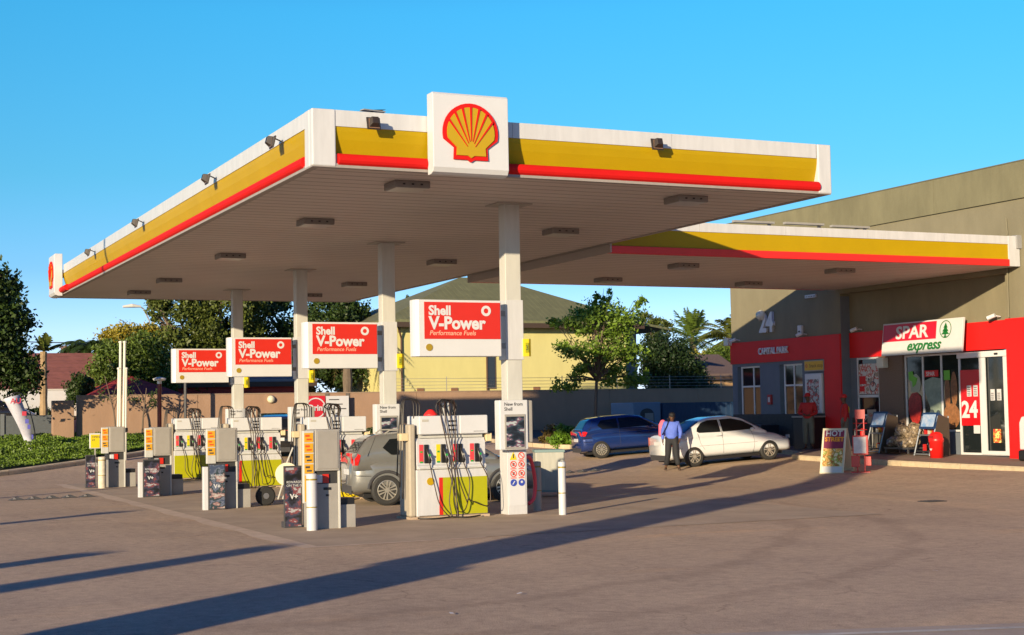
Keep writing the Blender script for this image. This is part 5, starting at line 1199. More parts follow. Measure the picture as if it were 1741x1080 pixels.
s = MB(); s.prism([(-.38, .95), (-.20, .95), (-.15, 1.30), (-.20, 1.42), (-.30, 1.42), (-.37, 1.28)], 1, .10, .30); s.build('bag', mat('bag_pink', (.62, .10, .18), .6, noise=.3, nscale=7), t, bevel=.04)
s = MB(); s.tube(hose([(-.12, .14, 1.44), (-.06, -.06, 1.45), (-.10, -.17, 1.28), (-.18, -.15, 1.12), (-.26, .0, 1.0)]), .015, 6); s.build('strap', BLACK, t)
att = dict(STAND, elb_l=(.27, -.04, 1.12), wri_l=(.08, -.20, 1.06), elb_r=(-.27, -.04, 1.12), wri_r=(-.08, -.21, 1.08), face=(-.6, -1, 0))
REDS = mat('shirt_red', (.40, .008, .010), .7, noise=.15, nscale=9); TG = mat('trouser_grey', (.13, .135, .11), .8, noise=.2)
a1 = PX(1376, 772, 20.55); u1 = SHY-a1[1]
person('attendant in red shirt and cap standing by the glass door, arms folded', (20.55, a1[1], wz(a1[1])-.005), -.9, att, REDS, TG, BLACK, mat('cap_red2', (.45, .01, .01), .6), .97, build=1.15)
a2 = PX(1438, 772, 20.6)
person('attendant with red and yellow shirt half hidden by the newspaper stand', (20.6, a2[1], wz(a2[1])-.005), -2.1, dict(STAND), REDS, TG, BLACK, mat('cap_red2', (.45, .01, .01), .6), .95, build=1.1)
yv = T('safety_vest_patch', 'yellow back panel on the half-hidden attendant\'s red shirt', 'vest', (20.6, a2[1], wz(a2[1])-.005), -2.1)
yv2 = [o for o in bpy.data.objects if o.name.startswith('person') and o.type == 'EMPTY' and 'half hidden' in o['label']][0]
bpy.data.objects.remove(yv)
s = MB(); s.lathe([(.001, -.03), (.09, -.02), (.11, .0), (.001, .02)], (.05, .125, 1.27), 1, 16); o = s.build('yellow_back_panel', LYEL, yv2, smooth=True)

# ------------------------------------------------------------------ boundary wall, houses behind it
def PG(px, l, dz=0):
    """point on the ground below the direction px at depth line y=l"""
    p = PY(px, 740, l); p[2] = gh(p[0], p[1])+dz; return p
WALLT = mat('boundary_render', (.34, .215, .14), .85, noise=.16, nscale=1.6, bump=.3, bscale=20, stretch=(1, 1, .4))
bw = T('boundary_wall', 'long brown rendered boundary wall running behind the whole forecourt', 'wall', (0, 38.6, 0))
s = MB()
for i in range(7):
    a_ = 2.58+i*4.7; s.box(a_, a_+4.685, 0, .22, .2, 2.66)
s.build('wall_panel', WALLT, bw)
s = MB(); s.box(1.62, 2.42, -.30, .10, .2, 2.50); s.box(2.42, 2.58, .9, 1.1, .2, 2.5); s.build('end_pillar', WALLT, bw, bevel=.02)
s = MB()
for w in (12.6, 13.5): s.box(w, w+.16, -.03, -.001, .5, 2.66)
s.build('pilaster', mat('pilaster_dark', (.13, .11, .09), .8), bw)
s = MB(); s.box(2.58, 35.4, -.02, .24, 2.66, 2.70); s.build('coping', mat('wall_coping', (.28, .20, .14), .85), bw)
ef = T('electric_fence', 'thin electric fence wires on top of the boundary wall', 'fence', (0, 38.7, 2.7))
s = MB()
for k in range(4): s.tube([(15, 0, .12+.14*k), (35.4, 0, .12+.14*k)], .008, 4)
s.build('wire', LGREY, ef)
for k in range(8):
    s = MB(); s.box(15.3+k*2.8, 15.33+k*2.8, -.01, .01, -.1, .62); s.build('post', LGREY, ef)
lwl = T('wall_lamp', 'small cream lamp on the boundary wall between the third and second columns', 'wall lamp', tuple(PY(461, 679, 38.55)), 0)
s = MB(); s.lathe([(.001, -.1), (.12, -.08), (.17, 0), (.12, .03), (.001, .03)], (0, 0, 0), 1, 14); s.build('cover', mat('lamp_cream', (.62, .58, .42), .4), lwl, smooth=True); s = MB(); s.box(-.05, .05, .0, .06, -.05, .05); s.build('base', DGREY, lwl)
# low grey fence and white wall at far left
lf = T('slate_fence', 'low slate grey fence wall left of the brown end pillar', 'fence', (0, 40.2, 0)); s = MB()
for i in range(9): s.box(-16+i*2, -14.02+i*2, 0, .12, .3, 1.95)
s.build('panel', mat('slate_fence', (.10, .115, .13), .8, noise=.2), lf); s = MB()
for i in range(10): s.box(-16.06+i*2, -15.94+i*2, -.05, .16, .3, 2.02)
s.build('post', mat('slate_post', (.13, .145, .16), .8), lf)
wf = T('white_wall', 'bright white garden wall below the red tiled roof at far left', 'wall', (0, 46.5, 0)); s = MB()
for i in range(6): s.box(-14+i*3, -11.02+i*3, 0, .2, 1.2, 3.05)
s.build('panel', SIGNW, wf); s = MB(); s.box(-14, 4, -.04, .24, 3.05, 3.10); s.build('coping', mat('white_coping', (.52, .5, .46), .7), wf)
for (px, nm) in ((12, 'dark car parked by the white garden wall at far left'),):
    p = PY(px, 700, 43); t = place_car(nm, p[0]-2.0, 43.5, .05, mat('car_paint_black', (.02, .02, .022), .2, coat=1), dict(HATCH)); t.location.z += .62

TILE = wave_bump(mat('roof_tiles_red', (.30, .105, .08), .8, noise=.35, nscale=3), 'Z', 5.2, 1.0, dark=.45, dist=.05)
TILE2 = wave_bump(mat('roof_tiles_crimson', (.34, .035, .035), .75, noise=.2, nscale=3), 'Z', 6.5, .8, dark=.6, dist=.04)
GROOF = wave_bump(mat('roof_olive', (.15, .155, .075), .8, noise=.25, nscale=2), 'X', 3.3, .7, dark=.75, dist=.03)
YWALL = mat('house_yellow', (.55, .50, .21), .85, noise=.09, nscale=1.5, stretch=(1, 1, .3))
def house(name, label, loc, w, d, h, rh, over, wall_m, roof_m, hip=.5, wins=(), rz=0, door=None):
    t = T(name, label, 'house', loc, rz)
    s = MB(); s.box(0, w, 0, d, -2, h); s.build('wall', wall_m, t)
    o = over; s = MB(); z = h; r = hip*min(w, d)/1
    A, B_, C_, D = (-o, -o, z), (w+o, -o, z), (w+o, d+o, z), (-o, d+o, z); E1, E2 = (r, d/2, z+rh), (w-r, d/2, z+rh)
    s.add([A, B_, C_, D, E1, E2, (A[0], A[1], z-.12), (B_[0], B_[1], z-.12), (C_[0], C_[1], z-.12), (D[0], D[1], z-.12)],
          [(0, 1, 5, 4), (1, 2, 5), (2, 3, 4, 5), (3, 0, 4), (9, 8, 7, 6), (0, 6, 7, 1), (1, 7, 8, 2), (2, 8, 9, 3), (3, 9, 6, 0)])
    rf = s.build('roof', roof_m, t)
    s = MB(); s.box(-o+.02, w+o-.02, -o-.02, -o+.01, z-.36, z-.121); s.build('eave_shade_board', mat('eave_shade', (.05, .03, .02), .7), rf)  # eave board, made deep and dark to stand in for the eave shadow
    for (x0, x1, z0, z1) in wins:
        s = MB(); s.box(x0, x1, -.04, -.001, z0, z1); f = s.build('window', mat('window_frame_brown', (.10, .07, .05), .6), t)
        s = MB(); s.box(x0+.06, x1-.06, -.055, -.041, z0+.06, z1-.06); s.build('pane', GLASS, f)
    return t
pa = PY(664, 545, 47); pb = PY(1085, 545, 47)
yh = house('yellow_house', 'large yellow house with olive hipped roof behind the boundary wall', (pa[0]+.2, 47, 0), pb[0]-pa[0]-1.0, 9, 6.28, 2.6, .75, YWALL, GROOF, .60, [(4.85, 5.35, 2.9, 4.6)])
for px, nm in ((683, 'drainpipe'), (828, 'drainpipe')):
    x = PY(px, 600, 46.9)[0]-yh.location.x; s = MB(); s.tube([(x, -.07, 1), (x, -.07, 5.4), (x-.35, -.5, 6.1)] if px < 700 else [(x, -.07, 1), (x, -.07, 5.6)], .05, 6); s.build(nm, mat('pipe_brown', (.09, .05, .03), .6), yh)
s = MB(); x = PY(768, 655, 46.9)[0]-yh.location.x
for xx in (x, x+4.5, x-1.8):
    s = MB(); s.box(xx, xx+.35, -.05, 0, 2.82, 2.98); s.build('wall_vent', mat('vent_brown', (.20, .10, .05), .7), yh)
s = MB(); s.box(pb[0]-pa[0]-1.0, pb[0]-pa[0]+.35, 1.2, 6, -2, 6.2); s.build('shaded_side_wing', mat('wing_shade', (.20, .20, .23), .85, noise=.1), yh)  # the shade on this wing is put into its darkened grey
s = MB(); w0 = pb[0]-pa[0]-2.2; s.add([(w0, -.8, 6.55), (w0+4.0, 0, 6.0), (w0+4.0, 7, 6.0), (w0, 7, 7.2), (w0, -.8, 6.42), (w0+4.0, 0, 5.88), (w0+4.0, 7, 5.88), (w0, 7, 6.4)], [(0, 1, 2, 3), (0, 4, 5, 1), (1, 5, 6, 2), (7, 6, 5, 4)]); s.build('side_roof', GROOF, yh)
# red tiled houses at left
p = PY(95, 690, 49); q = PY(300, 590, 49)
house('red_roof_house', 'house with broad dull red tiled roof behind the leafless palm trunk', (p[0]-5.5, 50, 0), 14.5, 9, 3.0, 2.0, .5, mat('house_cream', (.5, .45, .36), .85), TILE, .35)
p = PY(218, 655, 43)
house('crimson_roof_house', 'small house with crimson hipped roof just behind the brown wall', (p[0]-1.5, 43, 0), 3.6, 4, 2.72, .95, .3, mat('house_red_brown', (.30, .10, .07), .85), TILE2, .5)
p = PY(300, 650, 48)
house('grey_roof_house', 'house with smooth dark grey roof and crimson gable behind the rusty pole', (p[0]-1.6, 48.5, 0), 8, 6, 3.5, 1.75, .4, TILE2, mat('roof_slate', (.14, .16, .20), .6, noise=.1), .45)
s = MB(); x = .6
s = MB(); s.lathe([(.001, -.05), (.30, -.04), (.33, 0), (.001, .05)], tuple(PY(240, 617, 47.5)), 1, 16); tag(s.build('satellite_dish', SIGNW), 'small white satellite dish above the crimson roof', 'dish')
p = PY(1210, 640, 52); house('brown_gable_hut', 'little grey-brown gabled roof beyond the wall near the shop', (p[0]-1.6, 52, 0), 3.4, 4, 3.7, 1.2, .3, mat('hut_tan', (.42, .26, .13), .85, noise=.2), mat('hut_roof', (.13, .09, .08), .8, noise=.3), .0)
p = PY(1215, 650, 44); t = T('tan_garden_wall', 'sunlit tan garden wall with dark top rail near the shop corner', 'wall', (p[0]-1.4, 44, 0)); s = MB(); s.box(0, 6, 0, .3, 1, 3.0); s.build('wall', mat('tan_wall', (.55, .33, .14), .85, noise=.25, nscale=5), t); s = MB(); s.box(-.0, 6, -.4, -.1, 2.70, 2.86); s.build('rail', DGREY, t)
# container by the wall, electrical box, notice boards
p = PY(1083, 742, 33); t = T('blue_container', 'long dark blue container against the boundary wall', 'container', (p[0], 33.2, 0)); w = PY(1236, 700, 33)[0]-p[0]
BL = wave_bump(mat('container_blue', (.018, .045, .10), .5, noise=.15), 'X', 4.0, .5, dist=.03)
s = MB(); s.box(1.4, w+2, 0, 2.2, .5, 2.02); s.build('body', BL, t)
s = MB(); s.box(0, 1.35, .1, 2.0, .5, 2.05); s.build('end_unit', mat('unit_blue_grey', (.16, .24, .33), .5, noise=.1), t, bevel=.03)
s = MB(); s.prism([(.35, .9), (.35, 1.55)]+[(.67-.32*math.cos(a), 1.55+.25*math.sin(a)) for a in np.linspace(.3, 2.8, 7)]+[(1.0, 1.55), (1.0, .9)], 1, .06, .095); s.build('arched_opening', DGREY, t); s = MB(); s.box(.55, .95, .03, .055, .9, 1.6); s.build('panel', LGREY, t)
p = PY(517, 712, 38.3); q = PY(553, 673, 38.3)
t = T('drinks_board', 'red advertising board with white circle on the wall, left half behind a pump', 'advert board', (p[0], 38.35, 0)); w = q[0]-p[0]
s = MB(); s.box(0, w, -.04, .0, 1.2, q[2]); s.build('panel', mat('advert_red', (.50, .015, .03), .45, noise=.1), t, loc=(0, 0, 0)); s = MB()
ring(s, w*.55, (1.35+q[2])/2+.1, .38, .43, -.055, -.045, 24); s.build('circle', SIGNW, t); s = MB(); s.add([(w*.3, -.05, 1.32), (w*.55, -.05, 1.22), (w*.8, -.05, 1.32), (w*.55, -.05, 1.45)], [(0, 1, 2, 3)]); s.build('lower_mark', DGREY, t)
text('lettering', 'Drinks', .34, (w*.18, -.06, (1.35+q[2])/2), FRONT, SIGNW, t, .002, .012)
p = PY(555, 712, 38.3); q = PY(593, 673, 38.3)
t = T('list_board', 'white board with lines of small print beside the red drinks board', 'notice', (p[0], 38.35, 0)); w = q[0]-p[0]
s = MB(); s.box(0, w, -.04, .0, 1.2, q[2]); s.build('panel', SIGNW, t); s = MB()
for k in range(6): s.box(.12, w-.12-.15*(k % 3), -.048, -.041, 1.42+k*.19, 1.46+k*.19)
s.build('print_lines', DGREY, t)

# poles, masts, lamps, banner
def pole(name, label, cat, px, l, top_px, r, m, extra=None, lean=0):
    b_ = PG(px, l); tp = PY(px+lean, top_px, l); t = T(name, label, cat, (b_[0], b_[1], b_[2]-.1))
    s = MB(); s.tube([(0, 0, 0), (tp[0]-b_[0], 0, tp[2]-b_[2]+.1)], r, 8); s.build('shaft', m, t)
    if extra: extra(t, (tp[0]-b_[0], 0, tp[2]-b_[2]+.1))
    return t
MW = mat('mast_white', (.60, .58, .50), .4)
for i, (px, tpx, lean, r, lb) in enumerate(((203, 583, 2, .045, 'tall slim cream vent mast, left one of the tall pair'), (209, 583, 3, .045, 'tall slim cream vent mast, right one of the tall pair'), (199.5, 628, 2.5, .04, 'shorter cream vent mast left of the tall pair'), (213, 628, 1.5, .04, 'shorter cream vent mast right of the tall pair'))):
    b_ = PG(px, 30.0); tp = PY(px+lean, tpx, 30.0)
    t = T('vent_mast', lb, 'mast', (b_[0], b_[1], b_[2]), 0, 'cluster of vent masts'); s = MB(); s.tube([(0, 0, 0), (tp[0]-b_[0], 0, tp[2]-b_[2])], r, 8); s.build('shaft', MW, t)
    s = MB(); h = .95; s.tube([(0, 0, h), (0, 0, h+.14)], r*2.2, 8); s.build('valve', BLACK, t); s = MB(); s.tube([(0, 0, tp[2]-b_[2]-.03), (tp[0]-b_[0], 0, tp[2]-b_[2]+.03)], r*1.5, 8) if False else s.lathe([(.001, 0), (r*1.5, 0), (r*1.5, .05), (.001, .07)], (tp[0]-b_[0], 0, tp[2]-b_[2]), 2, 8); s.build('cap', MW, t)
def lampcap(t, p):
    s = MB(); s.lathe([(.05, 0), (.20, .02), (.24, .08), (.10, .13), (.001, .14)], p, 2, 14); s.lathe([(.001, -.12), (.08, -.1), (.08, 0)], p, 2, 12); s.build('lamp_head', MAT_LW, t)
MAT_LW = mat('lamp_white', (.60, .58, .52), .4)
pole('garden_lamp', 'rust-red post with a white round lamp head before the brown wall', 'lamp post', 271, 31.3, 648, .075, RUST, lampcap)
pole('grey_post', 'dark grey square post before the wall, right of the rusty lamp post', 'post', 315, 37.5, 640, .06, DGREY, lambda t, p: MB().lathe([(.001, 0), (.09, 0), (.09, .05), (.001, .05)], p, 2, 8).build('cap', DGREY, t))
b_ = PY(255, 690, 60); tp = PY(238, 521, 60); hd_ = PY(212, 521, 60)
t = T('street_lamp', 'curved-arm street lamp rising out of the big trees', 'street lamp', (b_[0], 60, 1.0)); s = MB(); o_ = np.array([b_[0], 60, 1.0])
s.tube([(0, 0, 0), (0, 0, tp[2]-1.8), (tp[0]-b_[0]+.2, 0, tp[2]-1.15), (hd_[0]-b_[0]+.8, 0, hd_[2]-1.0)], .04, 6); s.build('mast', LGREY, t); s = MB(); q = hd_-o_; s.tube([(q[0]+.85, 0, q[2]), (q[0]+.4, 0, q[2]+.04), (q[0]-.1, 0, q[2]-.02)], [.06, .11, .06], 8); s.build('lamp_head', MAT_LW, t)
pa = PY(0, 575, 70); pb = PY(150, 583, 70); s = MB(); s.tube([pa-np.array([6, 0, -.1]), (pa+pb)/2-np.array([0, 0, .12]), pb, pb+np.array([12, 0, .3])], .03, 4); tag(s.build('overhead_wire', DGREY), 'thin overhead wire crossing the sky at far left', 'wire')
# leaning feather banner
b_ = PG(62, 33.0); t0 = PY(6, 678, 33); t1 = PY(33, 671, 33); b1 = PY(50, 772, 33); b2 = PY(61, 768, 33)
t = T('feather_banner', 'leaning white feather banner with red and blue print in the garden bed', 'banner', (b_[0], 33, 0))
P_ = lambda p, y=0: (p[0]-b_[0], y, p[2])
s = MB(); k = 14; vs_ = []
for i in range(k+1):
    f = i/k; l_ = t0+(b1-t0)*f; r_ = t1+(b2-t1)*f; bulge = .12*math.sin(f*PI)
    vs_ += [P_(l_+np.array([bulge*.4, 0, 0]), .05*math.sin(f*9)), P_((l_+r_)/2+np.array([bulge*.4, 0, 0]), -.08*math.sin(f*7+1)), P_(r_+np.array([bulge*.4, 0, 0]), .02)]
fs = []
for i in range(k): fs += [(i*3, i*3+1, i*3+4, i*3+3), (i*3+1, i*3+2, i*3+5, i*3+4)]
s.add(vs_, fs); fl = s.build('flag', mat('banner_white', (.50, .50, .58), .7, noise=.15, nscale=3), t, smooth=True); sd_ = fl.modifiers.new('thick', 'SOLIDIFY'); sd_.thickness = .01
s = MB(); s.tube(hose([P_(b2+np.array([.05, 0, -.3])), P_(b2+(t1-b2)*.5+np.array([.18, 0, 0])), P_(t1+np.array([.06, 0, .02])), P_(t0)]), .02, 6); s.build('pole', BLACK, t)
tx = math.atan2(t1[2]-b2[2], t1[0]-b2[0]); c_ = (t0+t1)/2+(b2-t1)*.12
text('banner_letters', 'AU', .26, (c_[0]-b_[0]-.12, -.16, c_[2]), FRONT, mat('banner_red', (.50, .04, .07), .6), t, .002, .004)
for f, m_ in ((.28, 'banner_red'), (.42, 'banner_blue'), (.52, 'banner_blue'), (.70, 'banner_blue')):
    c_ = t0+(b1-t0)*f; d_ = t1+(b2-t1)*f; s = MB(); s.box(c_[0]-b_[0]+.28+.1*(1-f), d_[0]-b_[0]+.06, -.15, -.145, c_[2]-.06, c_[2]+.09); s.build('banner_print', mat(m_, (.10, .10, .45), .6), t)

# ------------------------------------------------------------------ vegetation
def leaf_mat(name, col, col2, trans=.25):
    if name in MATS: return MATS[name]
    m = bpy.data.materials.new(name); m.use_nodes = True; nt = m.node_tree; b = nt.nodes['Principled BSDF']; out = nt.nodes['Material Output']
    gi = nt.nodes.new('ShaderNodeNewGeometry'); r = nt.nodes.new('ShaderNodeValToRGB'); r.color_ramp.elements[0].color = (*col2, 1); r.color_ramp.elements[1].color = (*col, 1)
    t = nt.nodes.new('ShaderNodeTexCoord'); n = nt.nodes.new('ShaderNodeTexNoise'); n.inputs['Scale'].default_value = 1.1; n.inputs['Detail'].default_value = 2
    nt.links.new(t.outputs['Object'], n.inputs[0]); ad = nt.nodes.new('ShaderNodeMath'); ad.operation = 'MULTIPLY_ADD'; ad.inputs[1].default_value = .5
    nt.links.new(gi.outputs['Random Per Island'], ad.inputs[0])
    s2 = nt.nodes.new('ShaderNodeMath'); s2.operation = 'MULTIPLY'; s2.inputs[1].default_value = .8; nt.links.new(n.outputs[0], s2.inputs[0]); nt.links.new(s2.outputs[0], ad.inputs[2])
    nt.links.new(ad.outputs[0], r.inputs[0]); nt.links.new(r.outputs[0], b.inputs['Base Color']); b.inputs['Roughness'].default_value = .55
    tr = nt.nodes.new('ShaderNodeBsdfTranslucent'); nt.links.new(r.outputs[0], tr.inputs[0]); mi = nt.nodes.new('ShaderNodeMixShader'); mi.inputs[0].default_value = trans
    nt.links.new(b.outputs[0], mi.inputs[1]); nt.links.new(tr.outputs[0], mi.inputs[2]); nt.links.new(mi.outputs[0], out.inputs[0]); MATS[name] = m; return m
BARK = mat('bark_grey_brown', (.16, .12, .085), .9, noise=.5, nscale=6, bump=.6, bscale=14, stretch=(1, 1, .25))
def leaves_mesh(name, centers, sizes, m, parent, aspect=.55, up=.0, smooth=False):
    """one leaf = one bent quad; centers (n,3)"""
    n = len(centers); a = RNG.normal(size=(n, 3)); a[:, 2] += up; a /= np.linalg.norm(a, axis=1)[:, None]
    b_ = RNG.normal(size=(n, 3)); b_ -= a*(a*b_).sum(1)[:, None]; b_ /= np.linalg.norm(b_, axis=1)[:, None]
    L = sizes[:, None]; W = L*aspect
    v = np.empty((n, 4, 3)); v[:, 0] = centers-a*L*.5; v[:, 1] = centers+b_*W*.5; v[:, 2] = centers+a*L*.5; v[:, 3] = centers-b_*W*.5
    me = bpy.data.meshes.new(name); me.vertices.add(n*4); me.vertices.foreach_set('co', v.reshape(-1)); me.loops.add(n*4); me.loops.foreach_set('vertex_index', np.arange(n*4, dtype=np.int32))
    me.polygons.add(n); me.polygons.foreach_set('loop_start', np.arange(0, n*4, 4, dtype=np.int32)); me.polygons.foreach_set('loop_total', np.full(n, 4, dtype=np.int32))
    me.materials.append(m); me.update(); me.validate(); o = bpy.data.objects.new(name, me); COL.objects.link(o); o.parent = parent; return o
def crown_points(blobs, n, clump=.16, gaps=.30, per=40):
    """leaves gathered in clumps sitting mostly near the surface of each blob; blobs (cx,cy,cz,rx,ry,rz)"""
    vol = np.array([b[3]*b[4]*b[5] for b in blobs])**.75; cnt = (n*vol/vol.sum()).astype(int); out = []
    for b, c in zip(blobs, cnt):
        k = max(4, c//per); d = RNG.normal(size=(k, 3)); d /= np.linalg.norm(d, axis=1)[:, None]; r = RNG.uniform(.35, 1.0, (k, 1))**.5*(1+RNG.normal(size=(k, 1))*.08)
        cc = d*r; w = RNG.uniform(.3, 1.6, k); idx = RNG.choice(k, c, p=w/w.sum()); rad = np.array(b[3:6])
        p = (cc[idx]+RNG.normal(size=(c, 3))*clump)*rad+np.array(b[:3]); out.append(p)
    return np.concatenate(out)
def tree(name, label, base, blobs, n, leaf, m, trunk_r=.12, cat='tree', limbs=True, clump=.16, parent_group=None, bark=BARK, fork=.45, per=40):
    t = T(name, label, cat, base, 0, parent_group); base = np.array(base, float)
    B_ = [tuple(np.array(b[:3])-base)+tuple(b[3:]) for b in blobs]
    pts = crown_points(B_, n, clump, per=per); leaves_mesh('crown', pts, leaf*RNG.uniform(.5, 1.4, len(pts)), m, t)
    if limbs:
        c = np.mean([b[:3] for b in B_], axis=0); top = max(b[2]+b[5]*.5 for b in B_); zf = top*fork
        s = MB(); f = Vector((c[0]*.3, c[1]*.3, zf)); s.tube([(0, 0, -.3), (c[0]*.1+.03, c[1]*.1, zf*.5), f], [trunk_r*1.15, trunk_r*.9, trunk_r*.75], 9)
        s.build('trunk', bark, t, smooth=True)
        s = MB(); rr = random.Random(label)
        for b in B_:
            for k in range(4):
                e = Vector(b[:3])+Vector((rr.uniform(-.6, .6)*b[3], rr.uniform(-.6, .6)*b[4], rr.uniform(-.1, .7)*b[5])); mid = f.lerp(e, .5)+Vector((rr.uniform(-.15, .15), rr.uniform(-.15, .15), .12))*b[3]
                s.tube([f, mid, e], [trunk_r*.5, trunk_r*.28, trunk_r*.08], 6)
        s.build('limbs', bark, t, smooth=True)
    return t
def B(px, py, rpx, rpz, l, rd=None):
    """crown blob seen in direction (px,py) at depth line y=l; radii given in photo pixels"""
    c = PY(px, py, l); k = float(np.dot(c-CAM, CF))/_f; return (c[0], c[1], c[2], rpx*k, (rd or rpx*k), rpz*k)
G_DARK = leaf_mat('leaf_dark_green', (.045, .085, .012), (.010, .022, .004)); G_MID = leaf_mat('leaf_mid_green', (.11, .17, .018), (.025, .05, .008))
G_OLIVE = leaf_mat('leaf_olive', (.12, .15, .02), (.022, .04, .008)); G_YEL = leaf_mat('leaf_yellow', (.36, .27, .015), (.12, .14, .02)); G_BRIGHT = leaf_mat('leaf_bright_green', (.16, .30, .02), (.04, .10, .01))
TB = 'trees beyond the boundary wall'
def tb(px, l, z=.9): p = PY(px, 700, l); return (p[0], l, z)
tree('dark_tree', 'big dark feathery tree leaning in from the left edge above the banner', tb(-30, 37), [B(-10, 520, 42, 42, 37), B(20, 545, 34, 22, 37), B(-5, 600, 45, 40, 37), B(32, 640, 34, 34, 37), B(-40, 560, 60, 100, 37), B(10, 480, 22, 22, 37)], 26000, .17, G_DARK, .3, clump=.22)
tree('big_tree', 'huge olive-green tree behind the signs, left part rising beside the street lamp', tb(350, 50), [B(300, 560, 62, 58, 50), B(380, 545, 70, 66, 50), B(340, 625, 80, 50, 50), B(265, 530, 30, 26, 50), B(420, 620, 60, 60, 51)], 42000, .19, G_OLIVE, .4, clump=.12, per=220)
tree('big_tree', 'huge dark green tree behind the second and third columns', tb(520, 52), [B(470, 545, 62, 66, 52), B(560, 550, 60, 62, 52), B(520, 630, 80, 50, 52), B(610, 600, 40, 80, 52)], 40000, .19, G_DARK, .4, clump=.12, per=220)
tree('green_tree', 'mid green bushy tree behind the vent masts', tb(205, 46), [B(205, 630, 46, 42, 46), B(245, 610, 40, 40, 46), B(185, 600, 26, 20, 46), B(262, 650, 36, 30, 46)], 22000, .15, G_MID, .2)
tree('flowering_tree', 'tree with yellow-orange top between the palm and the big tree', tb(215, 56), [B(215, 578, 44, 24, 56), B(255, 574, 30, 20, 56), B(190, 590, 22, 16, 56)], 11000, .17, G_YEL, .2)
tree('pink_bush', 'pinkish bare-looking shrub above the dull red roof', tb(125, 58), [B(128, 605, 22, 16, 58), B(112, 598, 14, 10, 58)], 1500, .13, leaf_mat('leaf_pinkish', (.30, .18, .14), (.14, .10, .08)), .1)
tree('bush', 'small round green bush in front of the dull red roof', tb(133, 44), [B(133, 664, 20, 26, 44), B(150, 655, 12, 14, 44)], 4500, .12, G_DARK, .08, cat='bush')
tree('hedge_shrub', 'dark shrub below the palm trunk behind the slate fence', tb(80, 45), [B(75, 712, 40, 18, 45), B(20, 715, 30, 12, 45)], 4500, .13, G_DARK, .08, cat='shrub', limbs=False)
tree('planter_tree', 'young leafy tree in the planter in front of the yellow house', (19.35, 27.6, .45), [B(1030, 535, 36, 26, 27.6), B(995, 545, 34, 22, 27.6), B(1062, 545, 34, 24, 27.6), B(1040, 590, 40, 26, 27.6), B(985, 595, 34, 18, 27.6), B(1075, 600, 28, 18, 27.6), B(1000, 625, 26, 12, 27.6), B(965, 650, 26, 16, 27.6), B(1060, 640, 40, 18, 27.6), B(950, 555, 18, 16, 27.6), B(1030, 500, 10, 14, 27.6), B(1085, 510, 14, 12, 27.6), B(1008, 508, 12, 12, 27.6), B(1098, 640, 12, 10, 27.6)], 10500, .14, leaf_mat('leaf_fresh', (.19, .31, .03), (.028, .062, .008)), .075, clump=.22, fork=.42, per=60)
tree('dark_bush', 'dense dark rounded bush beyond the wall, right of the yellow house', tb(1145, 44), [B(1140, 628, 44, 50, 44), B(1165, 650, 36, 34, 44), B(1115, 610, 26, 40, 44), B(1150, 660, 50, 24, 44)], 34000, .15, leaf_mat('leaf_deep', (.022, .05, .010), (.006, .016, .003)), .15, cat='bush', clump=.2)
tree('loose_tree', 'pale green loose tree behind the eave of the yellow house', tb(1115, 58), [B(1120, 560, 24, 18, 58), B(1100, 545, 18, 14, 58)], 3200, .15, G_OLIVE, .12)
tree('yellow_bush', 'yellow-green flowering bush above the brown gable', tb(1195, 60), [B(1185, 605, 22, 12, 60), B(1205, 615, 18, 12, 60)], 3600, .15, leaf_mat('leaf_lime', (.42, .38, .06), (.16, .18, .03)), .1, cat='bush')
tree('green_bushes', 'green bushes under the date palm by the shop corner', tb(1225, 58), [B(1222, 615, 26, 26, 58), B(1240, 632, 22, 22, 58), B(1180, 640, 30, 14, 58)], 8000, .16, G_MID, .1, cat='bush')
tree('cypress', 'tip of a dark pointed cypress above the yellow house roof at left', tb(697, 62), [B(697, 520, 8, 16, 62), B(697, 540, 12, 18, 62)], 2200, .14, G_DARK, .1)
# slim young trees by the left wall
def sparse(label, px, l, topy, lean, n=260, m=G_DARK, spread=16):
    b_ = PG(px, l); t = T('young_tree', label, 'tree', tuple(b_)); tp = PY(px+lean, topy, l); o = tp-b_; s = MB(); s.tube([(0, 0, 0), (o[0]*.3, 0, o[2]*.5), tuple(o)], [.045, .03, .012], 6); s.build('trunk', BARK, t)
    s = MB(); bl = []; rr = random.Random(label)
    for k in range(7):
        f = rr.uniform(.45, .95); a = Vector((o[0]*f*f, 0, o[2]*f)); e = a+Vector((rr.uniform(-.8, .8), rr.uniform(-.4, .4), rr.uniform(.2, .7))); s.tube([a, e], [.018, .006], 5); bl.append(tuple(np.array(e))+(.22, .22, .18))
    s.build('limbs', BARK, t); pts = crown_points(bl, n, .3, per=20); leaves_mesh('crown', pts, .13*RNG.uniform(.6, 1.2, len(pts)), m, t)
sparse('slim nearly bare young tree against the brown wall beside the rusty lamp post', 241, 37.3, 660, 8)
sparse('slim bare young tree leaning left behind the vent masts', 200, 37.3, 640, -22, 160)
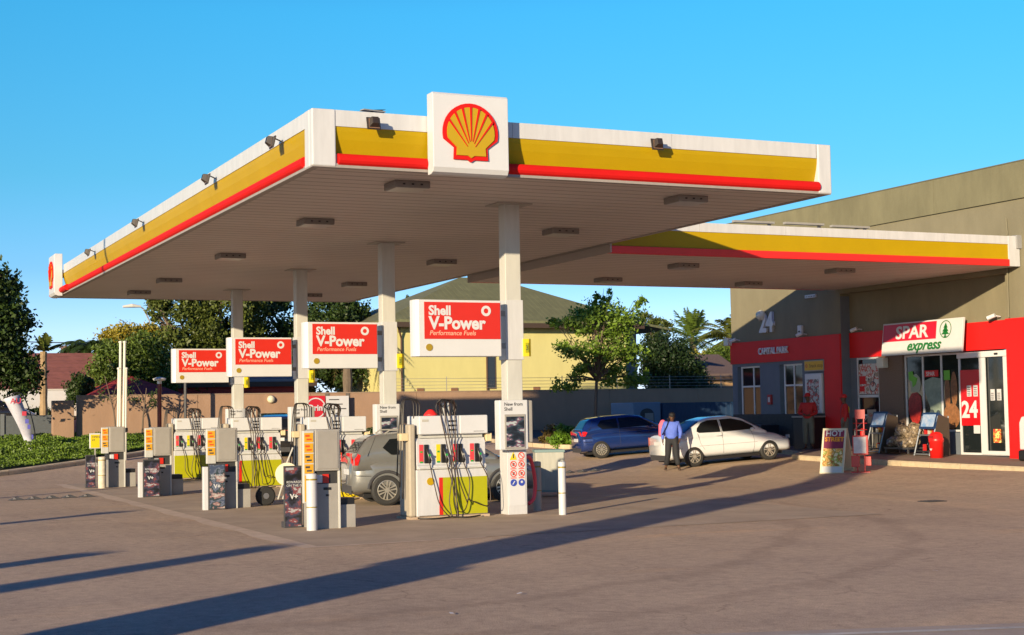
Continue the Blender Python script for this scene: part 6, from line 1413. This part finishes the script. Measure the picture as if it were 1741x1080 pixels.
# palms
def palm(name, label, px, basez, l, crown_px, nf, fl, m, tr=.16, droop=.9, leaflet=.45, up=.9, trunkm=None, density=26, wid=.05):
    cpt = PY(px, crown_px, l); t = T(name, label, 'palm tree', (cpt[0], l, basez)); h = cpt[2]-basez
    s = MB(); k = 9; s.tube([(0, 0, h*i/k) for i in range(k+1)], [tr*(1.15 if i % 2 else 1.0)*(1.2-.25*i/k) for i in range(k+1)], 10); s.build('trunk', trunkm or BARK, t)
    vs_, fs = [], []; s2 = MB(); rr = random.Random(label)
    for f in range(nf):
        az = 2*PI*f/nf+rr.uniform(-.2, .2); el = rr.uniform(-.25, up); L_ = fl*rr.uniform(.8, 1.1); d = Vector((math.cos(az), math.sin(az), 0)); pts = []
        for i in range(9):
            q = i/8; pts.append(Vector((0, 0, h))+d*L_*q*math.cos(el)*(1-.12*q)+Vector((0, 0, L_*(q*math.sin(el)-droop*q*q*.5))))
        s2.tube(pts, [.03*(1-i/10) for i in range(9)], 4)
        for j in range(density):
            q = .12+.86*j/density; i = min(7, int(q*8)); p = pts[i].lerp(pts[i+1], q*8-i); dr = (pts[i+1]-pts[i]).normalized(); sd = dr.cross(Vector((0, 0, 1))).normalized()
            ll = leaflet*L_/2.2*math.sin(PI*min(1, q*.85+.12))
            for sg_ in (-1, 1):
                tip = p+sd*sg_*ll*.8+dr*ll*.45+Vector((0, 0, -ll*rr.uniform(.15, .55))); n_ = len(vs_); w = dr*wid
                vs_ += [p-w, p+w, tip]; fs.append((n_, n_+1, n_+2))
    s2.build('frond_ribs', m, t); s = MB(); s.add(vs_, fs); s.build('fronds', m, t); return t
palm('date_palm', 'large date palm with stiff drooping fronds beside the shop corner', 1243, 1.0, 60, 575, 46, 3.5, leaf_mat('leaf_date', (.15, .17, .03), (.05, .07, .015)), .42, 1.0, .38, 1.25, mat('palm_brown', (.16, .09, .04), .9, noise=.5, nscale=5), 30, .05)
palm('feather_palm', 'feathery tall palm on the skyline left of the date palm', 1178, 1.0, 66, 575, 34, 3.0, G_MID, .25, .5, .55, 1.45, None, 26, .045)
palm('feather_palm', 'dark drooping feathery palm left of the yellow-topped tree', 150, 1.0, 56, 590, 26, 2.0, G_DARK, .15, 1.1, .6, .8, None, 24, .05)
palm('pruned_palm', 'pale bare palm trunk with a few short fronds before the dull red roof', 74, 1.0, 42, 598, 9, 1.0, G_OLIVE, .13, .5, .7, 1.4, mat('palm_trunk_pale', (.36, .25, .14), .9, noise=.4, nscale=4), 14, .06)
palm('fan_palm', 'dark palm with pale hanging fronds behind the second column', 590, 1.0, 46, 575, 30, 2.2, leaf_mat('leaf_dry', (.17, .13, .05), (.03, .03, .01)), .2, 1.6, .4, .8, None, 18, .03)
# garden bed planting on the left, shrubs in the planter
def mound_cover(name, label, cat, pts_fn, n, leaf, m, kind=None, obj_loc=(0, 0, 0)):
    c = pts_fn(n); o = leaves_mesh(name, c, leaf*RNG.uniform(.6, 1.3, n), m, None, up=.4); tag(o, label, cat)
    if kind: o['kind'] = kind
    return o
gk = np.array(GK)
def bed(n):
    u = RNG.uniform(0, 1, n); i = np.minimum((u*(len(gk)-2)).astype(int), len(gk)-3)+0; f = u*(len(gk)-2)-i
    base = gk[i]*(1-f[:, None])+gk[i+1]*f[:, None]; off = RNG.uniform(.15, 8, n)**1.0
    x = base[:, 0]-off*.75; y = base[:, 1]+off*.95; hgt = np.array([gh(a, b) for a, b in zip(x, y)])
    lump = .17+.10*np.sin(x*2.3+np.cos(y*1.7)*1.5)+.08*np.sin(y*3.1+x); lump = np.clip(lump, .05, .34)*np.clip(off/1.2, .3, 1)
    return np.stack([x, y, hgt+.16+lump*RNG.uniform(.45, 1.05, n)], 1)
mound_cover('ground_cover', 'low bright green ground cover filling the garden bed at left', 'ground cover', bed, 110000, .10, leaf_mat('leaf_groundcover', (.17, .27, .02), (.02, .05, .008)), 'stuff')
def hedge_pts(n):
    x = RNG.uniform(3.0, 15.0, n); y = RNG.uniform(37.0, 38.4, n); top = .55+.10*np.sin(x*2.1)+.07*np.sin(x*5.3); return np.stack([x, y-.4*np.cos(x*.7), .85+(top)*RNG.uniform(.1, 1, n)**.6*.62], 1)
mound_cover('hedge', 'low dark green hedge along the foot of the brown wall', 'hedge', hedge_pts, 22000, .12, G_DARK)
for (px, l, h, nm, m_) in ((962, 27.3, .85, 'bright green leafy shrub in the planter left of the blue car', G_BRIGHT), (948, 28.5, .75, 'rust-tipped shrub at the left end of the planter', leaf_mat('leaf_rusty', (.16, .12, .03), (.05, .03, .012))), (990, 28.2, .7, 'green shrub tucked behind the tail of the blue car', G_MID)):
    b_ = PG(px, l); tree('planter_shrub', nm, tuple(b_), [(b_[0], b_[1], b_[2]+h*.45, .55, .5, h*.5)], 2600, .13, m_, .02, cat='shrub', limbs=False)

# ------------------------------------------------------------------ unseen casters, added and shaped for the long shadows across the forecourt
def totem(loc, w, h):
    t = T('shadow_totem', 'tall unseen totem behind the viewpoint, added to cast the long foreground shadow', 'totem', loc, math.atan2(-1, .81)); s = MB()  # unseen; stacked offset boxes give the shadow its tapering, uneven edges
    for k in range(7): z = h*k/7; ww = w*(1-.30*k/7); o = .12*math.sin(k*1.9); s.box(-ww/2+o, ww/2+o, -.15, .15, z, z+h/7-.002)
    s.build('body', WHITE, t, bevel=.03); s = MB(); s.box(-.3, .3, -.17, -.151, h-3, h-.4); s.build('face', LYEL, t)
SD = np.array([1, .81])/math.hypot(1, .81)
def back(px, py, dist):
    """ground point seen at (px,py), moved dist metres toward the sun"""
    p = gpt(px, py, 0); return (p[0]-SD[0]*dist, p[1]-SD[1]*dist, 0)
p_ = np.array([1.85, -2.77])-SD*16; totem((p_[0], p_[1], 0), 1.35, 9.3)
def shadow_pole(loc, h, r, label):
    t = T('shadow_pole', label, 'pole', loc); s = MB(); s.tube([(0, 0, 0), (0, 0, h)], r, 8, r2=r*.8); s.build('shaft', DGREY, t); s = MB(); s.box(-.3, .3, -.1, .1, h-.12, h); s.build('crossarm', DGREY, t)  # unseen pole, added to cast one strip of shadow
shadow_pole(back(495, 925, 22), 22*.195, .36, 'grey unseen pole added for its shadow strip, first from the totem')
shadow_pole(back(180, 938, 16), 16*.195, .30, 'grey unseen pole added for its shadow strip, second from the totem')
shadow_pole(back(225, 868, 18), 18*.195, .20, 'grey unseen pole added for its shadow strip, third from the totem')

tree('shade_gum_tree', 'tall gum tree outside the left edge of the view shading the far wall', (-11.5, 8.6, 0), [(-11.5, 8.6, 12.9, 4.2, 4.2, 1.5), (-9.5, 6.5, 13.2, 2.5, 2.5, 1.2)], 9000, .5, G_OLIVE, .10, clump=.12, fork=.85)  # unseen tree, added so its crown darkens the far wall

for i, (px, py, lb) in enumerate(((883, 1012, 'tiny pale scrap of paper just below the big shadow in the middle foreground'), (768, 1046, 'tiny pale scrap of paper lowest on the tarmac near the bottom edge'), (1590, 973, 'tiny pale scrap of paper on the tarmac at right'), (1053, 868, 'tiny pale scrap inside the long shadow right of the lone bollard'), (1607, 803, 'tiny pale scrap at the kerb below the shop door'))):
    p = gpt(px, py); s = MB(); s.add([(-.03, -.02, .004), (.03, -.012, .010), (.024, .022, .014), (-.024, .018, .006)], [(0, 1, 2, 3)]); tag(s.build('paper_scrap', SIGNW, None, loc=(p[0], p[1], gh(p[0], p[1])+.012), rot=(0, 0, i*1.3)), lb, 'litter', 'scraps of litter on the tarmac')
p = gpt(1585, 853); s = MB(); s.box(-.22, .22, -.15, .15, .0, .012)
for k in range(5): s.box(-.18+k*.08, -.14+k*.08, -.12, .12, .012, .018)
tag(s.build('drain_cover', DGREY, None, loc=(p[0], p[1], gh(p[0], p[1])+.004)), 'small dark drain cover set in the tarmac at right', 'drain cover')
